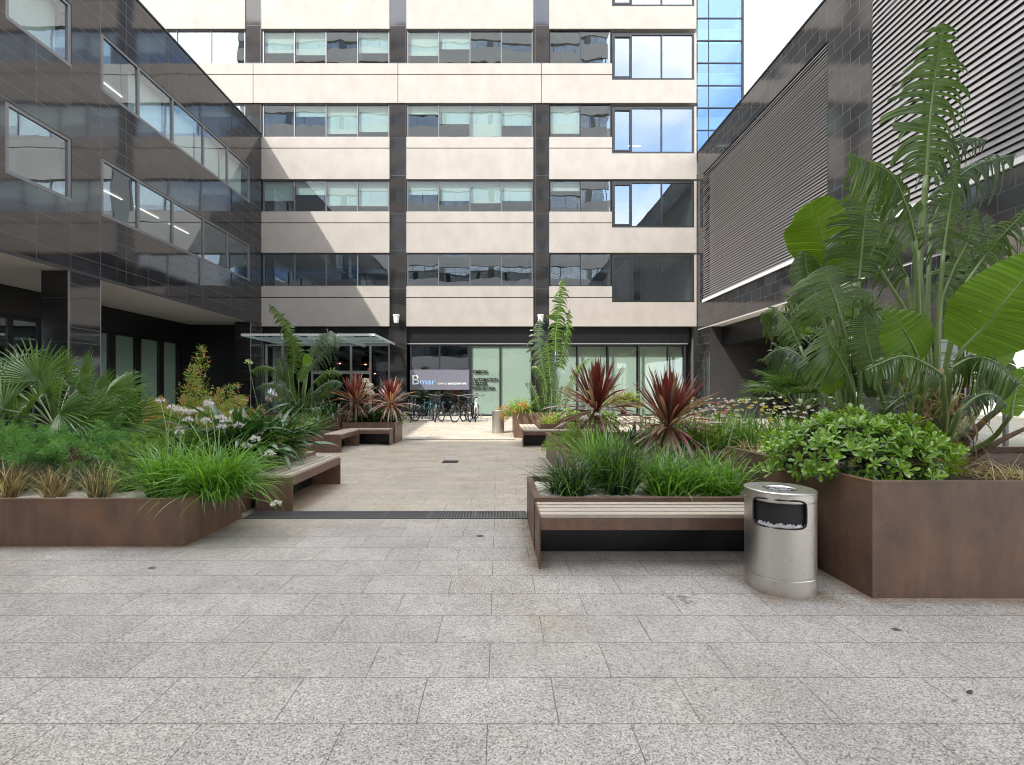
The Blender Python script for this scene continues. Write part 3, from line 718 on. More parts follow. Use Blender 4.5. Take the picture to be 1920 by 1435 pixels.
    ubox(f, fr, FX(762), FX(1000), FZ(645), FZ(643)-0.002, -0.5, -0.17); ubox(f, fr, FX(1030), FX(1292), FZ(645), FZ(643)-0.002, -0.5, -0.17)
    f.build("drip_trim", M['alu'], t)
    z0 = 0.25; z1 = FZ(645)-0.003
    # glass bay carrying the sign, then green screens
    w = ribbon(t, fr, [FX(767),FX(823),FX(880)], z0, z1, M['frame'], M['glass'], None, rec=0.25, t=0.07, ft=0.08)
    w = ribbon(t, fr, [FX(881),FX(938),FX(999)], z0, z1, M['frame'], M['glass_clear'], [1,1], rec=0.25, t=0.07, ft=0.08, blind_mat=M['frost'], gap=0.04)
    mid_win = w
    ribbon(t, fr, [FX(1031),FX(1085),FX(1143),FX(1201),FX(1259),FX(1289)], z0, z1, M['frame'], M['glass_clear'], [1]*5, rec=0.25, t=0.07, ft=0.08, blind_mat=M['frost'], gap=0.3)
    # entrance lobby of the left bay: glass wall with pale metal frames and a transom
    e = ribbon(t, fr, [FX(491),FX(524),FX(580),FX(654),FX(691),FX(729)], z0, FZ(644)-0.003, M['alu'], M['glass_clear'], [1,0,0,0,0], rec=0.35, t=0.10, ft=0.10, blind_mat=M['curtain'], gap=0.6)
    q = MB()
    ubox(q, fr, FX(582), FX(690), FZ(701), FZ(695), -0.42, -0.28)
    q.build("transom", M['alu'], e)
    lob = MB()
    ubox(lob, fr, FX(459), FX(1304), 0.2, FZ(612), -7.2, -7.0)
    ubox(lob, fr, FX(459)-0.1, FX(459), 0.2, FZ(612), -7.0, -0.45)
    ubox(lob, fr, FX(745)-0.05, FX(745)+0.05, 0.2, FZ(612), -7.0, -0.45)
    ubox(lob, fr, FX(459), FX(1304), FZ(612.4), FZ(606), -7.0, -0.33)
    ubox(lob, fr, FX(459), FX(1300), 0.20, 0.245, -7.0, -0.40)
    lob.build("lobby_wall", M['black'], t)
    # glass canopy over the entrance
    c = MB()
    x0, x1, yf, zc = -10.6, -5.13, 18.7, 3.80
    c.box((x0,yf,zc),(x1,D-0.02,zc+0.02))
    cn = c.build("canopy", M['canopy_glass'], t)
    b = MB()
    b.box((x0-0.02,yf-0.03,zc-0.05),(x1+0.02,yf-0.001,zc+0.05)); b.box((x0-0.03,yf,zc-0.05),(x0-0.001,D-0.02,zc+0.05)); b.box((x1+0.001,yf,zc-0.05),(x1+0.03,D-0.02,zc+0.05))
    for x in (-9.0,-7.9,-6.6):
        b.box((x-0.03,yf+0.05,zc-0.16),(x+0.03,D-0.02,zc-0.002))
    for y in (20.0,21.3):
        b.box((x0,y-0.03,zc-0.07),(x1,y+0.03,zc-0.003))
    b.build("canopy_frame", M['canopy_paint'], cn)
    return t, mid_win

office, mid_win = build_office()

def text_mesh(name, s, size, mat, loc, parent=None, rot=(math.radians(90),0,0), ext=0.004, bold=0.0, width=None):
    c = bpy.data.curves.new(name, 'FONT'); c.body = s; c.size = size; c.extrude = ext; c.offset = bold
    o = bpy.data.objects.new(name+"_curve", c); col.objects.link(o)
    dg = bpy.context.evaluated_depsgraph_get()
    me = bpy.data.meshes.new_from_object(o.evaluated_get(dg)); me.name = name
    bpy.data.objects.remove(o); bpy.data.curves.remove(c)
    me.materials.clear(); me.materials.append(mat)
    xs = [v.co.x for v in me.vertices]; x0 = min(xs); w = max(xs)-x0
    k = (width/w) if width else 1.0
    for v in me.vertices: v.co.x = (v.co.x-x0)*k
    r = bpy.data.objects.new(name, me); col.objects.link(r)
    r.location = loc; r.rotation_euler = rot
    if parent is not None:
        r.parent = parent
        q = parent; off = Vector((0,0,0))
        while q is not None: off += Vector(q.location); q = q.parent
        r.location = Vector(loc) - off
    return r

def build_signs():
    y = D + 0.19
    t = thing("wall_sign", "violet grey sign band with white B and blue mar behind the bicycles", "sign", (FX(767),y,FZ(731)))
    MB().box((FX(767.5),y-0.012,FZ(731)),(FX(879.5),y+0.01,FZ(693))).build("sign_panel", M['sign'], t)
    yy = y-0.018
    text_mesh("lettering", "B", 0.68, M['letter_white'], (FX(772),yy,FZ(721)), t, bold=0.0, width=0.34)
    text_mesh("lettering", "mar", 0.42, M['letter_blue'], (FX(786.5),yy,FZ(721)), t, width=0.76)
    text_mesh("lettering", "EDIFICIO", 0.125, M['letter_white'], (FX(820),yy,FZ(721)), t, width=0.47)
    text_mesh("lettering", "BARCELONA MAR", 0.125, M['letter_white'], (FX(839.5),yy,FZ(721)), t, bold=0.004, width=0.92)
    yy = D + 0.235
    for s, size, px, py, w, bo in (("OMRON",0.20,886.5,699.5,0.72,0.012),("AUTOMATION",0.19,886.5,714,1.24,0.010),("CENTER",0.19,886.5,722.3,0.74,0.010),("BARCELONA",0.19,886.5,730.5,1.13,0.010)):
        text_mesh("lettering", s, size, M['letter_black'], (FX(px),yy,FZ(py)), mid_win, bold=bo, width=w)
build_signs()

def build_floodlights():
    for px, lab in ((745,"white flood lamp high on the pilaster left of the sign bay"),(1013,"white flood lamp high on the pilaster behind the tall upright plant")):
        x = FX(px); z = FZ(600); y = D-0.02
        t = thing("wall_lamp", lab, "lamp", (x,y,z), "flood lamps on the dark pilasters")
        b = MB(); b.box((x-0.04,y-0.001,z-0.02),(x+0.04,y+0.08,z+0.08)); b.tube([(x,y,z+0.03),(x,y-0.12,z+0.03)],0.025); b.build("bracket", M['frame_grey'], t)
        b = MB(); b.lathe([(0.01,0.22),(0.15,0.22),(0.165,0.16),(0.14,0.12),(0.12,-0.12),(0.10,-0.20),(0.01,-0.21)], (x,y-0.2,z), 16); b.build("housing", M['white'], t, smooth=False)
        b = MB(); b.lathe([(0.001,-0.215),(0.085,-0.215),(0.085,-0.20)], (x,y-0.2,z), 12); b.build("lens", M['frame_grey'], t)
build_floodlights()

def build_tower():
    y = 24.6; s = F/y
    X0 = (1307-935)/s; X1 = (1392-935)/s
    t = thing("glass_tower", "blue glass curtain wall tower rising behind the right building", "building", (11,y,0))
    b = MB(); b.box((X0+0.02,y+3.0,0.3),(X1-0.02,y+12,34)); b.build("core", M['room_ceiling'], t)
    fl = MB(); g = MB(); bars = MB(); bl = MB()
    zz = []
    for k in range(-9, 8):
        py = 35 + k*42.0
        z = EYE + (735-py)/s
        if z < 0.5: continue
        zz.append(z)
    zz = sorted(zz)
    for i in range(len(zz)-1):
        for (a, c) in ((X0+0.03, X0+0.63),(X0+0.63, X1-0.03)):
            k = RNG.normal(0,0.003)
            g.quad((a,y+k,zz[i]),(c,y-k,zz[i]),(c,y-k*0.5,zz[i+1]),(a,y+k,zz[i+1]))
        bars.box((X0,y-0.03,zz[i]-0.03),(X1,y+0.05,zz[i]+0.03))
        if i % 2 == 0:
            fl = MB(); fl.box((X0+0.03,y+0.3,zz[i]+0.05),(X1-0.03,y+2.9,zz[i]+0.9)); fl.build("floor_slab", M['white'], t)
    bars.box((X0+0.61,y-0.015,zz[0]),(X0+0.65,y+0.02,zz[-1])); bars.box((X1-0.03,y-0.06,0.3),(X1+0.05,y+0.3,34)); 
    g.build("glazing", M['glass_tower'], t); bars.build("mullion", M['frame'], t)
    MB().box((X1+0.06,y-0.02,0.3),(X1+0.25,y+12,34)).build("side_wall", M['pale_render'], t)
build_tower()

# ------------------------------------------------------------------ left building (polished dark granite)
XL = -11.7
def build_left():
    t = thing("granite_building", "dark polished granite building with strip windows along the left side", "building", (XL,12,0))
    fr = fr_left(XL)
    Y0, Y1 = -6.0, D-0.02
    zs, zr = 4.82, 14.1
    wins = [(13.35,21.34,[13.35,14.75,16.3,18.0,19.6,21.34]),(10.75,12.42,[10.75,12.42]),(7.2,9.8,[7.2,8.5,9.8]),(-3.0,6.2,[-3,-1.2,0.6,2.4,4.3,6.2])]
    bands = [(6.65,8.37),(10.32,12.05)]
    b = MB()
    lv = [zs, 6.65, 8.37, 10.32, 12.05, zr]
    # solid bands
    for a, c in ((lv[0],lv[1]),(lv[2],lv[3]),(lv[4],lv[5])):
        ubox(b, fr, Y0, Y1, a, c, -0.3, 0)
    edges = sorted((w[0], w[1]) for w in wins)
    for a, c in bands:
        prev = Y0
        for (e0, e1) in edges:
            ubox(b, fr, prev, e0, a, c, -0.3, 0); prev = e1
        ubox(b, fr, prev, Y1, a, c, -0.3, 0)
    b.build("wall", M['gran_side'], t)
    q = MB(); ubox(q, fr, Y0-0.05, Y1, zr, zr+0.06, -12, 0.03); q.build("roof_edge", M['frame'], t)
    for k, (a, c) in enumerate(bands):
        for (e0, e1, us) in wins:
            n = len(us)-1
            bl = [0]*n
            if k == 1: bl = [0.0,1,1,1,1][:n] if n >= 3 else [1.0]*n
            ribbon(t, fr, us, a, c, M['frame_grey'], M['glass'], bl, rec=0.05, t=0.09, ft=0.09, blind_mat=M['curtain'], gap=0.35)
    # rooms
    r = MB()
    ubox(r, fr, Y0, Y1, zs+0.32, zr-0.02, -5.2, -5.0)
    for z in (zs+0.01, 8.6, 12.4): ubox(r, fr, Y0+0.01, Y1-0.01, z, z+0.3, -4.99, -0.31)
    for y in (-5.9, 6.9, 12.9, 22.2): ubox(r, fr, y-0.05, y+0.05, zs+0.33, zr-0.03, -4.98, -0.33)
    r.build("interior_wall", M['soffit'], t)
    for z in (8.58, 12.38):
        for y in (14.4,16.2,18.0,19.8,11.4,8.4):
            q = MB(); ubox(q, fr, y-0.6, y+0.6, z-0.025, z-0.005, -2.28, -2.23); q.build("ceiling_lamp", M['tube'], t)
    # recessed ground floor
    s = MB(); ubox(s, fr, Y0, Y1, zs-0.06, zs-0.002, -4.6, -0.02); s.build("soffit", M['soffit'], t)
    q = MB(); ubox(q, fr, Y0, Y1, zs-0.08, zs-0.002, -0.018, 0.015); q.build("edge_trim", M['frame'], t)
    X2 = -15.2; f2 = fr_left(X2)
    q = MB(); ubox(q, f2, Y0, Y1, 3.85, zs-0.07, -0.3, 0.0); ubox(q, f2, Y0, Y1, 0, 0.18, -0.3, 0.0)
    q.box((X2-0.5,D-0.02,0),(XL-0.001,D+0.1,zs-0.07))
    ubox(q, f2, 21.75, Y1, 0.18, 3.85, -0.3, -0.001)
    q.build("lintel", M['black'], t)
    px = [190-32,208,221,258,268,301,311,338]
    ys = [ -X2*F/(935-p) for p in px]
    us = [ -X2*F/(935-p) for p in (155,214.5,263,306,340)]
    ribbon(t, f2, us, 0.18, 3.85, M['black'], M['glass_clear'], [1]*4, rec=0.1, t=0.28, ft=0.12, blind_mat=M['frost_dark'], gap=0.08)
    us = [9.4,10.6,11.8,13.1,-X2*F/(935-24), -X2*F/(935-82)]
    ribbon(t, f2, us, 0.18, 3.85, M['black'], M['glass'], [1]*5, rec=0.1, t=0.16, ft=0.12, blind_mat=M['frost_dark'], gap=0.4)
    q = MB(); ubox(q, f2, -X2*F/(935-82), -X2*F/(935-155), 0.18, 3.85, -0.3, 0.0); ubox(q, f2, Y0, 9.4, 0.18, 3.85, -0.3, 0.0)
    q.box((X2-0.5,Y0,0),(X2-0.45,Y1,4.7)); q.build("recess_wall", M['black'], t)
    for (a, c) in ((12.35,13.32),(21.42,22.33),(2.6,3.5)):
        p = MB(); p.box((XL-0.75,a,0),(XL,c,zs-0.081)); p.build("column", M['gran_side'], t)
        p = MB(); p.box((XL-0.75,a-0.012,0),(XL-0.03,a-0.001,zs-0.081)); p.build("column_face", M['gran_small'], t)
        p = MB(); p.box((XL-0.028,a-0.014,0),(XL+0.004,a-0.0005,zs-0.081)); p.box((XL-0.028,c+0.0005,0),(XL+0.004,c+0.014,zs-0.081)); p.build("corner_trim", M['alu'], t)
    q = MB(); q.box((-20,Y0,zs),(-17.1,Y1,zr-0.1)); q.build("rear_wall", M['frame'], t)
build_left()

# ------------------------------------------------------------------ right building (dark granite with louvre screens)
XR = 9.8
def build_right():
    t = thing("louvred_building", "dark granite building with big horizontal louvre screens on the right side", "building", (XR,10,0))
    fr = fr_right(XR)
    Y0, Y1 = -5.0, D-0.03
    zb, zl0, zl1, zr = 4.55, 5.85, 11.9, 13.2
    bays = [(13.5,21.7),(1.0,11.87)]
    b = MB()
    ubox(b, fr, Y0, Y1, zb, zl0-0.12, -0.4, 0); ubox(b, fr, Y0, Y1, zl1, zr, -0.4, 0)
    ubox(b, fr, 21.7, Y1, zl0-0.12, zl1, -0.4, 0); ubox(b, fr, 11.87, 13.5, zl0-0.12, zl1, -0.4, 0); ubox(b, fr, Y0, 1.0, zl0-0.12, zl1, -0.4, 0)
    b.build("wall", M['gran_right'], t)
    q = MB(); ubox(q, fr, Y0, Y1, zr, zr+0.06, -7, 0.03); q.build("roof_edge", M['frame'], t)
    for (a, c) in bays:
        pit = 0.105 if a > 5 else 0.150
        fh = pit*(0.62 if a > 5 else 0.80)
        q = MB(); ubox(q, fr, a, c, zl0, zl1, -0.39, -0.30); bk = q.build("louvre_backing", M['louvre_back'], t)
        lv = MB(); n = int((zl1-zl0)/pit)
        for i in range(n):
            z = zl0 + 0.025 + i*pit
            ys0, ys1 = a+0.01, c-0.01
            j = RNG.normal(0,0.004)
            # tilted blade: outer lip low, inner edge high
            A = fr(ys0, z+j, 0.03); B_ = fr(ys1, z+j, 0.03); C = fr(ys1, z+fh+j, -0.01); E = fr(ys0, z+fh+j, -0.01)
            A2 = fr(ys0, z-0.002+j, 0.018); B2 = fr(ys1, z-0.002+j, 0.018); C2 = fr(ys1, z+fh-0.002+j, -0.022); E2 = fr(ys0, z+fh-0.002+j, -0.022)
            lv.add([A,B_,C,E,A2,B2,C2,E2], [(0,1,2,3),(7,6,5,4),(0,4,5,1),(3,2,6,7),(0,3,7,4),(1,5,6,2)])
        lv.build("louvre", M['slatmetal'], t)
        q = MB()
        k = int((c-a)/1.35)
        for i in range(k+1):
            y = a + (c-a)*i/k
            ubox(q, fr, y-0.025, y+0.025, zl0, zl1, -0.29, -0.08)
        if a < 5: q.build("louvre_post", M['frame_grey'], t)
        q = MB(); ubox(q, fr, a-0.02, c+0.02, zl0-0.119, zl0, -0.35, 0.06); q.build("sill", M['white'], t)
    # open ground floor on columns, the street behind
    s = MB(); ubox(s, fr, Y0, Y1, zb-0.06, zb-0.002, -6.5, -0.02); s.build("soffit", M['soffit'], t)
    for (a, c, w) in ((21.1,22.3,6.5),(10.1,12.4,0.8),(3.0,4.2,0.8)):
        p = MB(); ubox(p, fr, a, c, 0, zb-0.061, -w, 0); p.build("column", M['gran_right'], t)
    q = MB(); ubox(q, fr, 21.06, 21.095, 0, zb-0.0615, -6.5, -0.03); q.build("column_face", M['black_matt'], t)
    q = MB(); ubox(q, fr, 18.2, 21.05, 0, 3.6, -3.3, -3.1); ubox(q, fr, 17.5, 21.05, 3.601, zb-0.061, -3.4, -0.6); q.build("dark_screen", M['black'], t)
    q = MB(); ubox(q, fr, 18.8, 20.0, 0.1, 3.0, -3.09, -3.06); q.build("door", M['frame'], t)
    q = MB(); ubox(q, fr, Y0, Y1, zb, zr, -7.0, -6.6); q.build("rear_wall", M['frame'], t)
    # glazed hall at the near end
    us = [4.3,5.6,6.9,8.2,9.3,10.05]
    ribbon(t, fr, us, 0.1, 3.4, M['frame_grey'], M['glass_clear'], None, rec=0.6, t=0.06, ft=0.08)
build_right()

def build_far_house():
    t = thing("white_house", "sunlit white street house glimpsed through the open ground floor on the right", "building", (30,30,0))
    b = MB(); b.box((26,2,0),(34,60,7.5)); b.build("wall", M['pale_render'], t)
    b = MB(); b.box((25.7,1.7,7.5),(34.3,60.3,7.8)); b.build("roof_edge", M['white'], t)
    for k in range(3):
        y = 22 + k*9
        w = MB(); w.box((25.93,y,4.4),(26.02,y+1.4,6.0)); f = w.build("window", M['frame_grey'], t)
        w = MB(); w.box((25.91,y+0.1,4.5),(25.929,y+1.3,5.9)); w.build("pane", M['glass_tower'], f)
build_far_house()

# ------------------------------------------------------------------ building behind the viewer (seen in the glass and casting the shade)
def build_behind():
    t = thing("banded_building", "tall beige banded office mirrored in the windows of the court", "building", (-8,-8,0))
    yb = -20.0
    x0, x1, H = -37.0, 16.0, 54.0
    b = MB(); g = MB(); r = MB(); p = MB()
    z = 4.6; r.box((x0,yb-9,0),(x1,yb-3,H))
    b.box((x0,yb-2.9,H-2.2),(x1,yb,H))
    k = 0
    while z < H-3:
        b.box((x0,yb-0.35,z),(x1,yb,z+1.9))
        z += 3.68; k += 1
    x = x0
    while x < x1-0.5:
        p.box((x,yb-0.45,0),(x+0.8,yb-0.05,H-2.3)); x += 7.1
    g.quad((x1,yb-0.2,0.1),(x0,yb-0.2,0.1),(x0,yb-0.2,H-2.3),(x1,yb-0.2,H-2.3))
    m = MB(); x = x0+1.5
    while x < x1:
        m.box((x-0.03,yb-0.24,0.1),(x+0.03,yb-0.17,H-2.3)); x += 1.55
    b.build("facade_panel", M['concrete'], t); p.build("pilaster", M['gran_front'], t); g.build("glazing", M['glass'], t); m.build("mullion", M['frame'], t)
    r.build("core", M['room'], t)
build_behind()

# ------------------------------------------------------------------ planters of corten steel
def planter(label, x0, x1, y0, y1, h, fill, fz, name="planter", zb=0.0):
    t = thing(name, label, "planter", ((x0+x1)/2,(y0+y1)/2,zb))
    b = MB(); k = 0.012; f = 0.055
    b.box((x0,y0,zb),(x1,y0+k,zb+h)); b.box((x0,y1-k,zb),(x1,y1,zb+h))
    b.box((x0,y0+k+0.0005,zb),(x0+k,y1-k-0.0005,zb+h)); b.box((x1-k,y0+k+0.0005,zb),(x1,y1-k-0.0005,zb+h))
    b.build("steel_wall", M['corten'], t)
    sm = MB()
    for (xx, yy) in ((x0,y0),(x1,y0)):
        s1 = MB(); s1.tube([(xx,yy,zb+0.002),(xx,yy,zb+h-0.002)],0.004,5); s1.build("weld_seam", M['corten'], t)
    xx = x0 + (x1-x0)*0.62; sm.box((xx-0.0025,y0-0.0012,zb+0.002),(xx+0.0025,y0-0.0002,zb+h-0.002))
    sm.build("weld_seam", M['corten'], t)
    r = MB()
    z0, z1 = zb+h+0.0005, zb+h+0.010
    r.box((x0-0.002,y0-0.002,z0),(x1+0.002,y0+f,z1)); r.box((x0-0.002,y1-f,z0),(x1+0.002,y1+0.002,z1))
    r.box((x0-0.002,y0+f+0.0005,z0),(x0+f,y1-f-0.0005,z1)); r.box((x1-f,y0+f+0.0005,z0),(x1+0.002,y1-f-0.0005,z1))
    r.build("rim", M['corten'], t)
    n, m = max(4,int((x1-x0)/0.12)), max(4,int((y1-y0)/0.12))
    s = MB(); V = []
    for j in range(m+1):
        for i in range(n+1):
            V.append((x0+k+0.002+(x1-x0-2*k-0.004)*i/n, y0+k+0.002+(y1-y0-2*k-0.004)*j/m, zb+fz+float(RNG.normal(0,0.010))))
    s.add(V, [(j*(n+1)+i, j*(n+1)+i+1, (j+1)*(n+1)+i+1, (j+1)*(n+1)+i) for j in range(m) for i in range(n)])
    s.build("gravel" if fill == 'gravel' else "soil", M[fill], t, smooth=True)
    return t

planter("low rusty steel planter with white gravel at the front left", -6.6, -2.95, 4.25, 5.20, 0.435, 'gravel', 0.375)
planter("tall rusty steel planter under the fan palm behind the low left one", -7.2, -4.62, 5.25, 8.2, 0.80, 'soil', 0.72)
planter("mid height rusty planter of flowering plants beside the left slatted bench", -4.60, -3.06, 5.28, 7.15, 0.565, 'soil', 0.50)
planter("rusty planter of reddish shrubs further back on the left", -7.2, -5.0, 8.4, 10.4, 0.62, 'soil', 0.56)
planter("low rusty planter with a grass tuft behind the left corner bench", -5.6, -4.17, 10.82, 12.55, 0.43, 'soil', 0.39)
planter("tall rusty planter holding the left palm-like plant with torn leaves", -7.0, -4.45, 12.7, 15.2, 0.80, 'soil', 0.74)
planter("rusty planter with the two small red sword-leaved plants", -4.38, -2.90, 12.68, 13.66, 0.585, 'soil', 0.52)
planter("low rusty planter full of grass behind the front right bench", 0.327, 2.60, 4.15, 5.24, 0.47, 'gravel', 0.415)
planter("tall rusty planter at the front right under the giant leaves", 2.625, 6.6, 3.185, 5.24, 0.81, 'soil', 0.745)
planter("rusty planter of flowers and the largest red sword-leaved plant", 1.05, 6.0, 6.9, 10.0, 0.55, 'soil', 0.50)
planter("small rusty planter box behind the far right bench", 1.16, 2.9, 12.35, 14.0, 0.56, 'soil', 0.50)
planter("tall rusty planter at the far right with the narrow upright plant", 0.49, 3.4, 14.2, 16.2, 0.80, 'soil', 0.74)

# ------------------------------------------------------------------ benches
def bench(label, x0, x1, y0, y1, along, h=0.445, apron='front', plates=(True,True), z0=0.0, slats=4):
    """slatted bench; along = axis of the slats; apron side = the side people sit on"""
    t = thing("slatted_bench", label, "bench", ((x0+x1)/2,(y0+y1)/2,z0), "slatted benches fixed to the planters")
    pt = 0.012
    if along == 'x':
        dep = (y1-y0); w = (dep-0.025*(slats-1)-0.02)/slats
        for i in range(slats):
            b = MB(); yy = y0+0.02+i*(w+0.025)
            b.box((x0+pt+0.002,yy,z0+h-0.032),(x1-pt-0.002,yy+w,z0+h-0.001)); b.build("slat", M['slat'], t)
        b = MB(); b.box((x0+pt+0.002,y0+0.004,z0+h-0.125),(x1-pt-0.002,y0+0.014,z0+h-0.034)); b.build("apron", M['corten'], t)
        for k, x in enumerate((x0, x1-pt)):
            if plates[k]:
                b = MB(); b.box((x,y0,z0),(x+pt,y1,z0+h)); b.build("end_plate", M['corten'], t)
        b = MB(); b.box((x0+pt+0.01,y1-0.02,z0),(x1-pt-0.01,y1-0.008,z0+h-0.035)); b.build("back_plate", M['black'], t)  # coloured black to paint in the deep shade below the seat
    else:
        dep = (x1-x0); w = (dep-0.025*(slats-1)-0.02)/slats
        for i in range(slats):
            b = MB(); xx = x0+0.0+i*(w+0.025)
            b.box((xx,y0+pt+0.002-0.03,z0+h+0.001),(xx+w,y1-pt-0.002,z0+h+0.031)); b.build("slat", M['slat'], t)
        xa = (x1-0.016) if apron == 'right' else (x0+0.004)
        b = MB(); b.box((xa,y0+pt+0.002,z0+h-0.10),(xa+0.012,y1-pt-0.002,z0+h-0.002)); b.build("apron", M['corten'], t)
        for k, y in enumerate((y0, y1-pt)):
            if plates[k]:
                b = MB(); b.box((x0,y,z0),(x1,y+pt,z0+h)); b.build("end_plate", M['corten'], t)
        xb = x0+0.004 if apron == 'right' else x1-0.016
        b = MB(); b.box((xb,y0+pt+0.01,z0),(xb+0.012,y1-pt-0.01,z0+h-0.035)); b.build("back_plate", M['black'], t)  # under-seat shade painted as a black plate
    return t
bench("pale slatted bench facing the viewer at the front right beside the bin", 0.330, 2.58, 3.70, 4.145, 'x')
bench("pale slatted bench running away at the left with rusty end plates", -2.94, -2.49, 5.48, 7.14, 'y', h=0.415, apron='right')
bench("short slatted bench barely showing behind the left flower planter", -4.55, -3.06, 7.17, 7.58, 'x', h=0.46)
bench("far left slatted bench whose rusty end plate faces the viewer", -4.16, -3.75, 10.8, 12.2, 'y', h=0.415, apron='right')
bench("far left slatted bench in front of the two red sword-leaved plants", -4.15, -2.935, 12.21, 12.66, 'x', h=0.445)
bench("far right slatted bench along the side of the small planter", 0.64, 1.12, 12.32, 14.1, 'y', h=0.415, apron='left')
bench("far right slatted bench in front of the small planter box", 0.64, 2.7, 11.85, 12.30, 'x', h=0.445)

# ------------------------------------------------------------------ litter bins
def litter_bin(label, c, a, b_, H, face, name="litter_bin", group=None, opening=True):
    t = thing(name, label, "litter bin", c, group)
    k = 96
    zs = [0.0,0.02,0.06,0.095,0.108,0.113,0.1155,0.118,0.1205,0.124] + [0.124+(H-0.2)*i/26 for i in range(1,27)]
    ztop = zs[-1]
    oz0, oz1 = 0.485, 0.685
    body = MB(); V = []; Fc = []
    def rr(an, sc=1.0):   # slightly squared oval
        ca, sa = math.cos(an), math.sin(an)
        e = 2.35
        r = (abs(ca)**e + abs(sa)**e)**(-1/e)
        return (a*r*ca*sc, b_*r*sa*sc)
    for i, z in enumerate(zs):
        sc = 0.985 if i in (7,) else 1.0
        for j in range(k):
            x, y = rr(2*math.pi*j/k, sc); V.append((x,y,z))
    def inside(j, z0, z1):
        if not opening: return False
        an = (2*math.pi*(j+0.5)/k - face + math.pi) % (2*math.pi) - math.pi
        zc = (z0+z1)/2
        w = 0.80
        if abs(an) > w or zc < oz0*H/0.735 or zc > oz1*H/0.735: return False
        cr = 0.08; cz = 0.02
        return not (abs(an) > w-cr and (zc < oz0*H/0.735+cz or zc > oz1*H/0.735-cz))
    edge = []
    for i in range(len(zs)-1):
        for j in range(k):
            if inside(j, zs[i], zs[i+1]): continue
            Fc.append((i*k+j, i*k+(j+1)%k, (i+1)*k+(j+1)%k, (i+1)*k+j))
    body.add(V, Fc)
    b0 = body.build("body", M['steel'], t, smooth=True); b0.location = (0,0,0)
    # lid band and top with an ash-tray hole
    lid = MB()
    def ring(prof, mb):
        V = []
        for sc, z in prof:
            for j in range(k):
                x, y = rr(2*math.pi*j/k, sc); V.append((x,y,z))
        mb.add(V, [(i*k+j, i*k+(j+1)%k, (i+1)*k+(j+1)%k, (i+1)*k+j) for i in range(len(prof)-1) for j in range(k)])
    ring([(1.0,ztop+0.001),(0.975,ztop+0.003),(0.975,ztop+0.008),(1.005,ztop+0.010),(1.005,H-0.018),(1.02,H-0.014),(1.02,H-0.006),(0.99,H),(0.50,H-0.004),(0.46,H-0.012),(0.44,H-0.05)], lid)
    lo = lid.build("lid", M['steel'], t); lo.location = (0,0,0)
    ash = MB(); ring([(0.44,H-0.03),(0.2,H-0.028),(0.01,H-0.026)], ash); ao = ash.build("ash_tray", M['black'], t); ao.location = (0,0,0)
    an_ = MB()
    for q in range(14):
        x, y = RNG.normal(0,0.035,2); an_.box((x-0.02,y-0.008,H-0.0255),(x+0.02,y+0.008,H-0.012+RNG.random()*0.01))
    ao2 = an_.build("litter", M['bag'], ao); ao2.location = (0,0,0)
    if opening:
        liner = MB(); ring([(0.93,0.13),(0.93,H-0.04)], liner); l2 = liner.build("liner", M['rubber'], t); l2.location = (0,0,0)
        g = MB(); n = 40; pts = []
        zc, hz, w = (oz0+oz1)/2*H/0.735, (oz1-oz0)/2*H/0.735, 0.80
        for q in range(n+1):
            th = 2*math.pi*q/n
            cx = math.copysign(abs(math.cos(th))**0.35, math.cos(th)); cz = math.copysign(abs(math.sin(th))**0.35, math.sin(th))
            x, y = rr(face + cx*w, 1.003); pts.append((x, y, zc+cz*hz))
        g.tube(pts, 0.007, 6, cap=False); gl = g.build("rubber_edge", M['rubber'], t, smooth=True); gl.location = (0,0,0)
        bg = MB()
        for q in range(26):
            an = face + (q/25-0.5)*1.3; x, y = rr(an, 0.975 + RNG.random()*0.02); z = zc-hz+0.012
            x2, y2 = rr(an+0.06, 0.975 + RNG.random()*0.02)
            bg.quad((x,y,z-0.006),(x2,y2,z-0.006),(x2*0.97,y2*0.97,z+0.006+RNG.random()*0.022),(x*0.97,y*0.97,z+0.004+RNG.random()*0.022))
        bo = bg.build("bin_bag", M['bag'], t); bo.location = (0,0,0)
    return t
litter_bin("brushed steel oval litter bin with a dark slot at the end of the front bench", (2.10,3.39,0), 0.226, 0.212, 0.735, math.atan2(-3.39,-2.0))
litter_bin("distant brushed steel litter bin near the bicycles", (-0.02,15.5,gz(15.5)), 0.21, 0.20, 0.76, math.radians(60), opening=False)

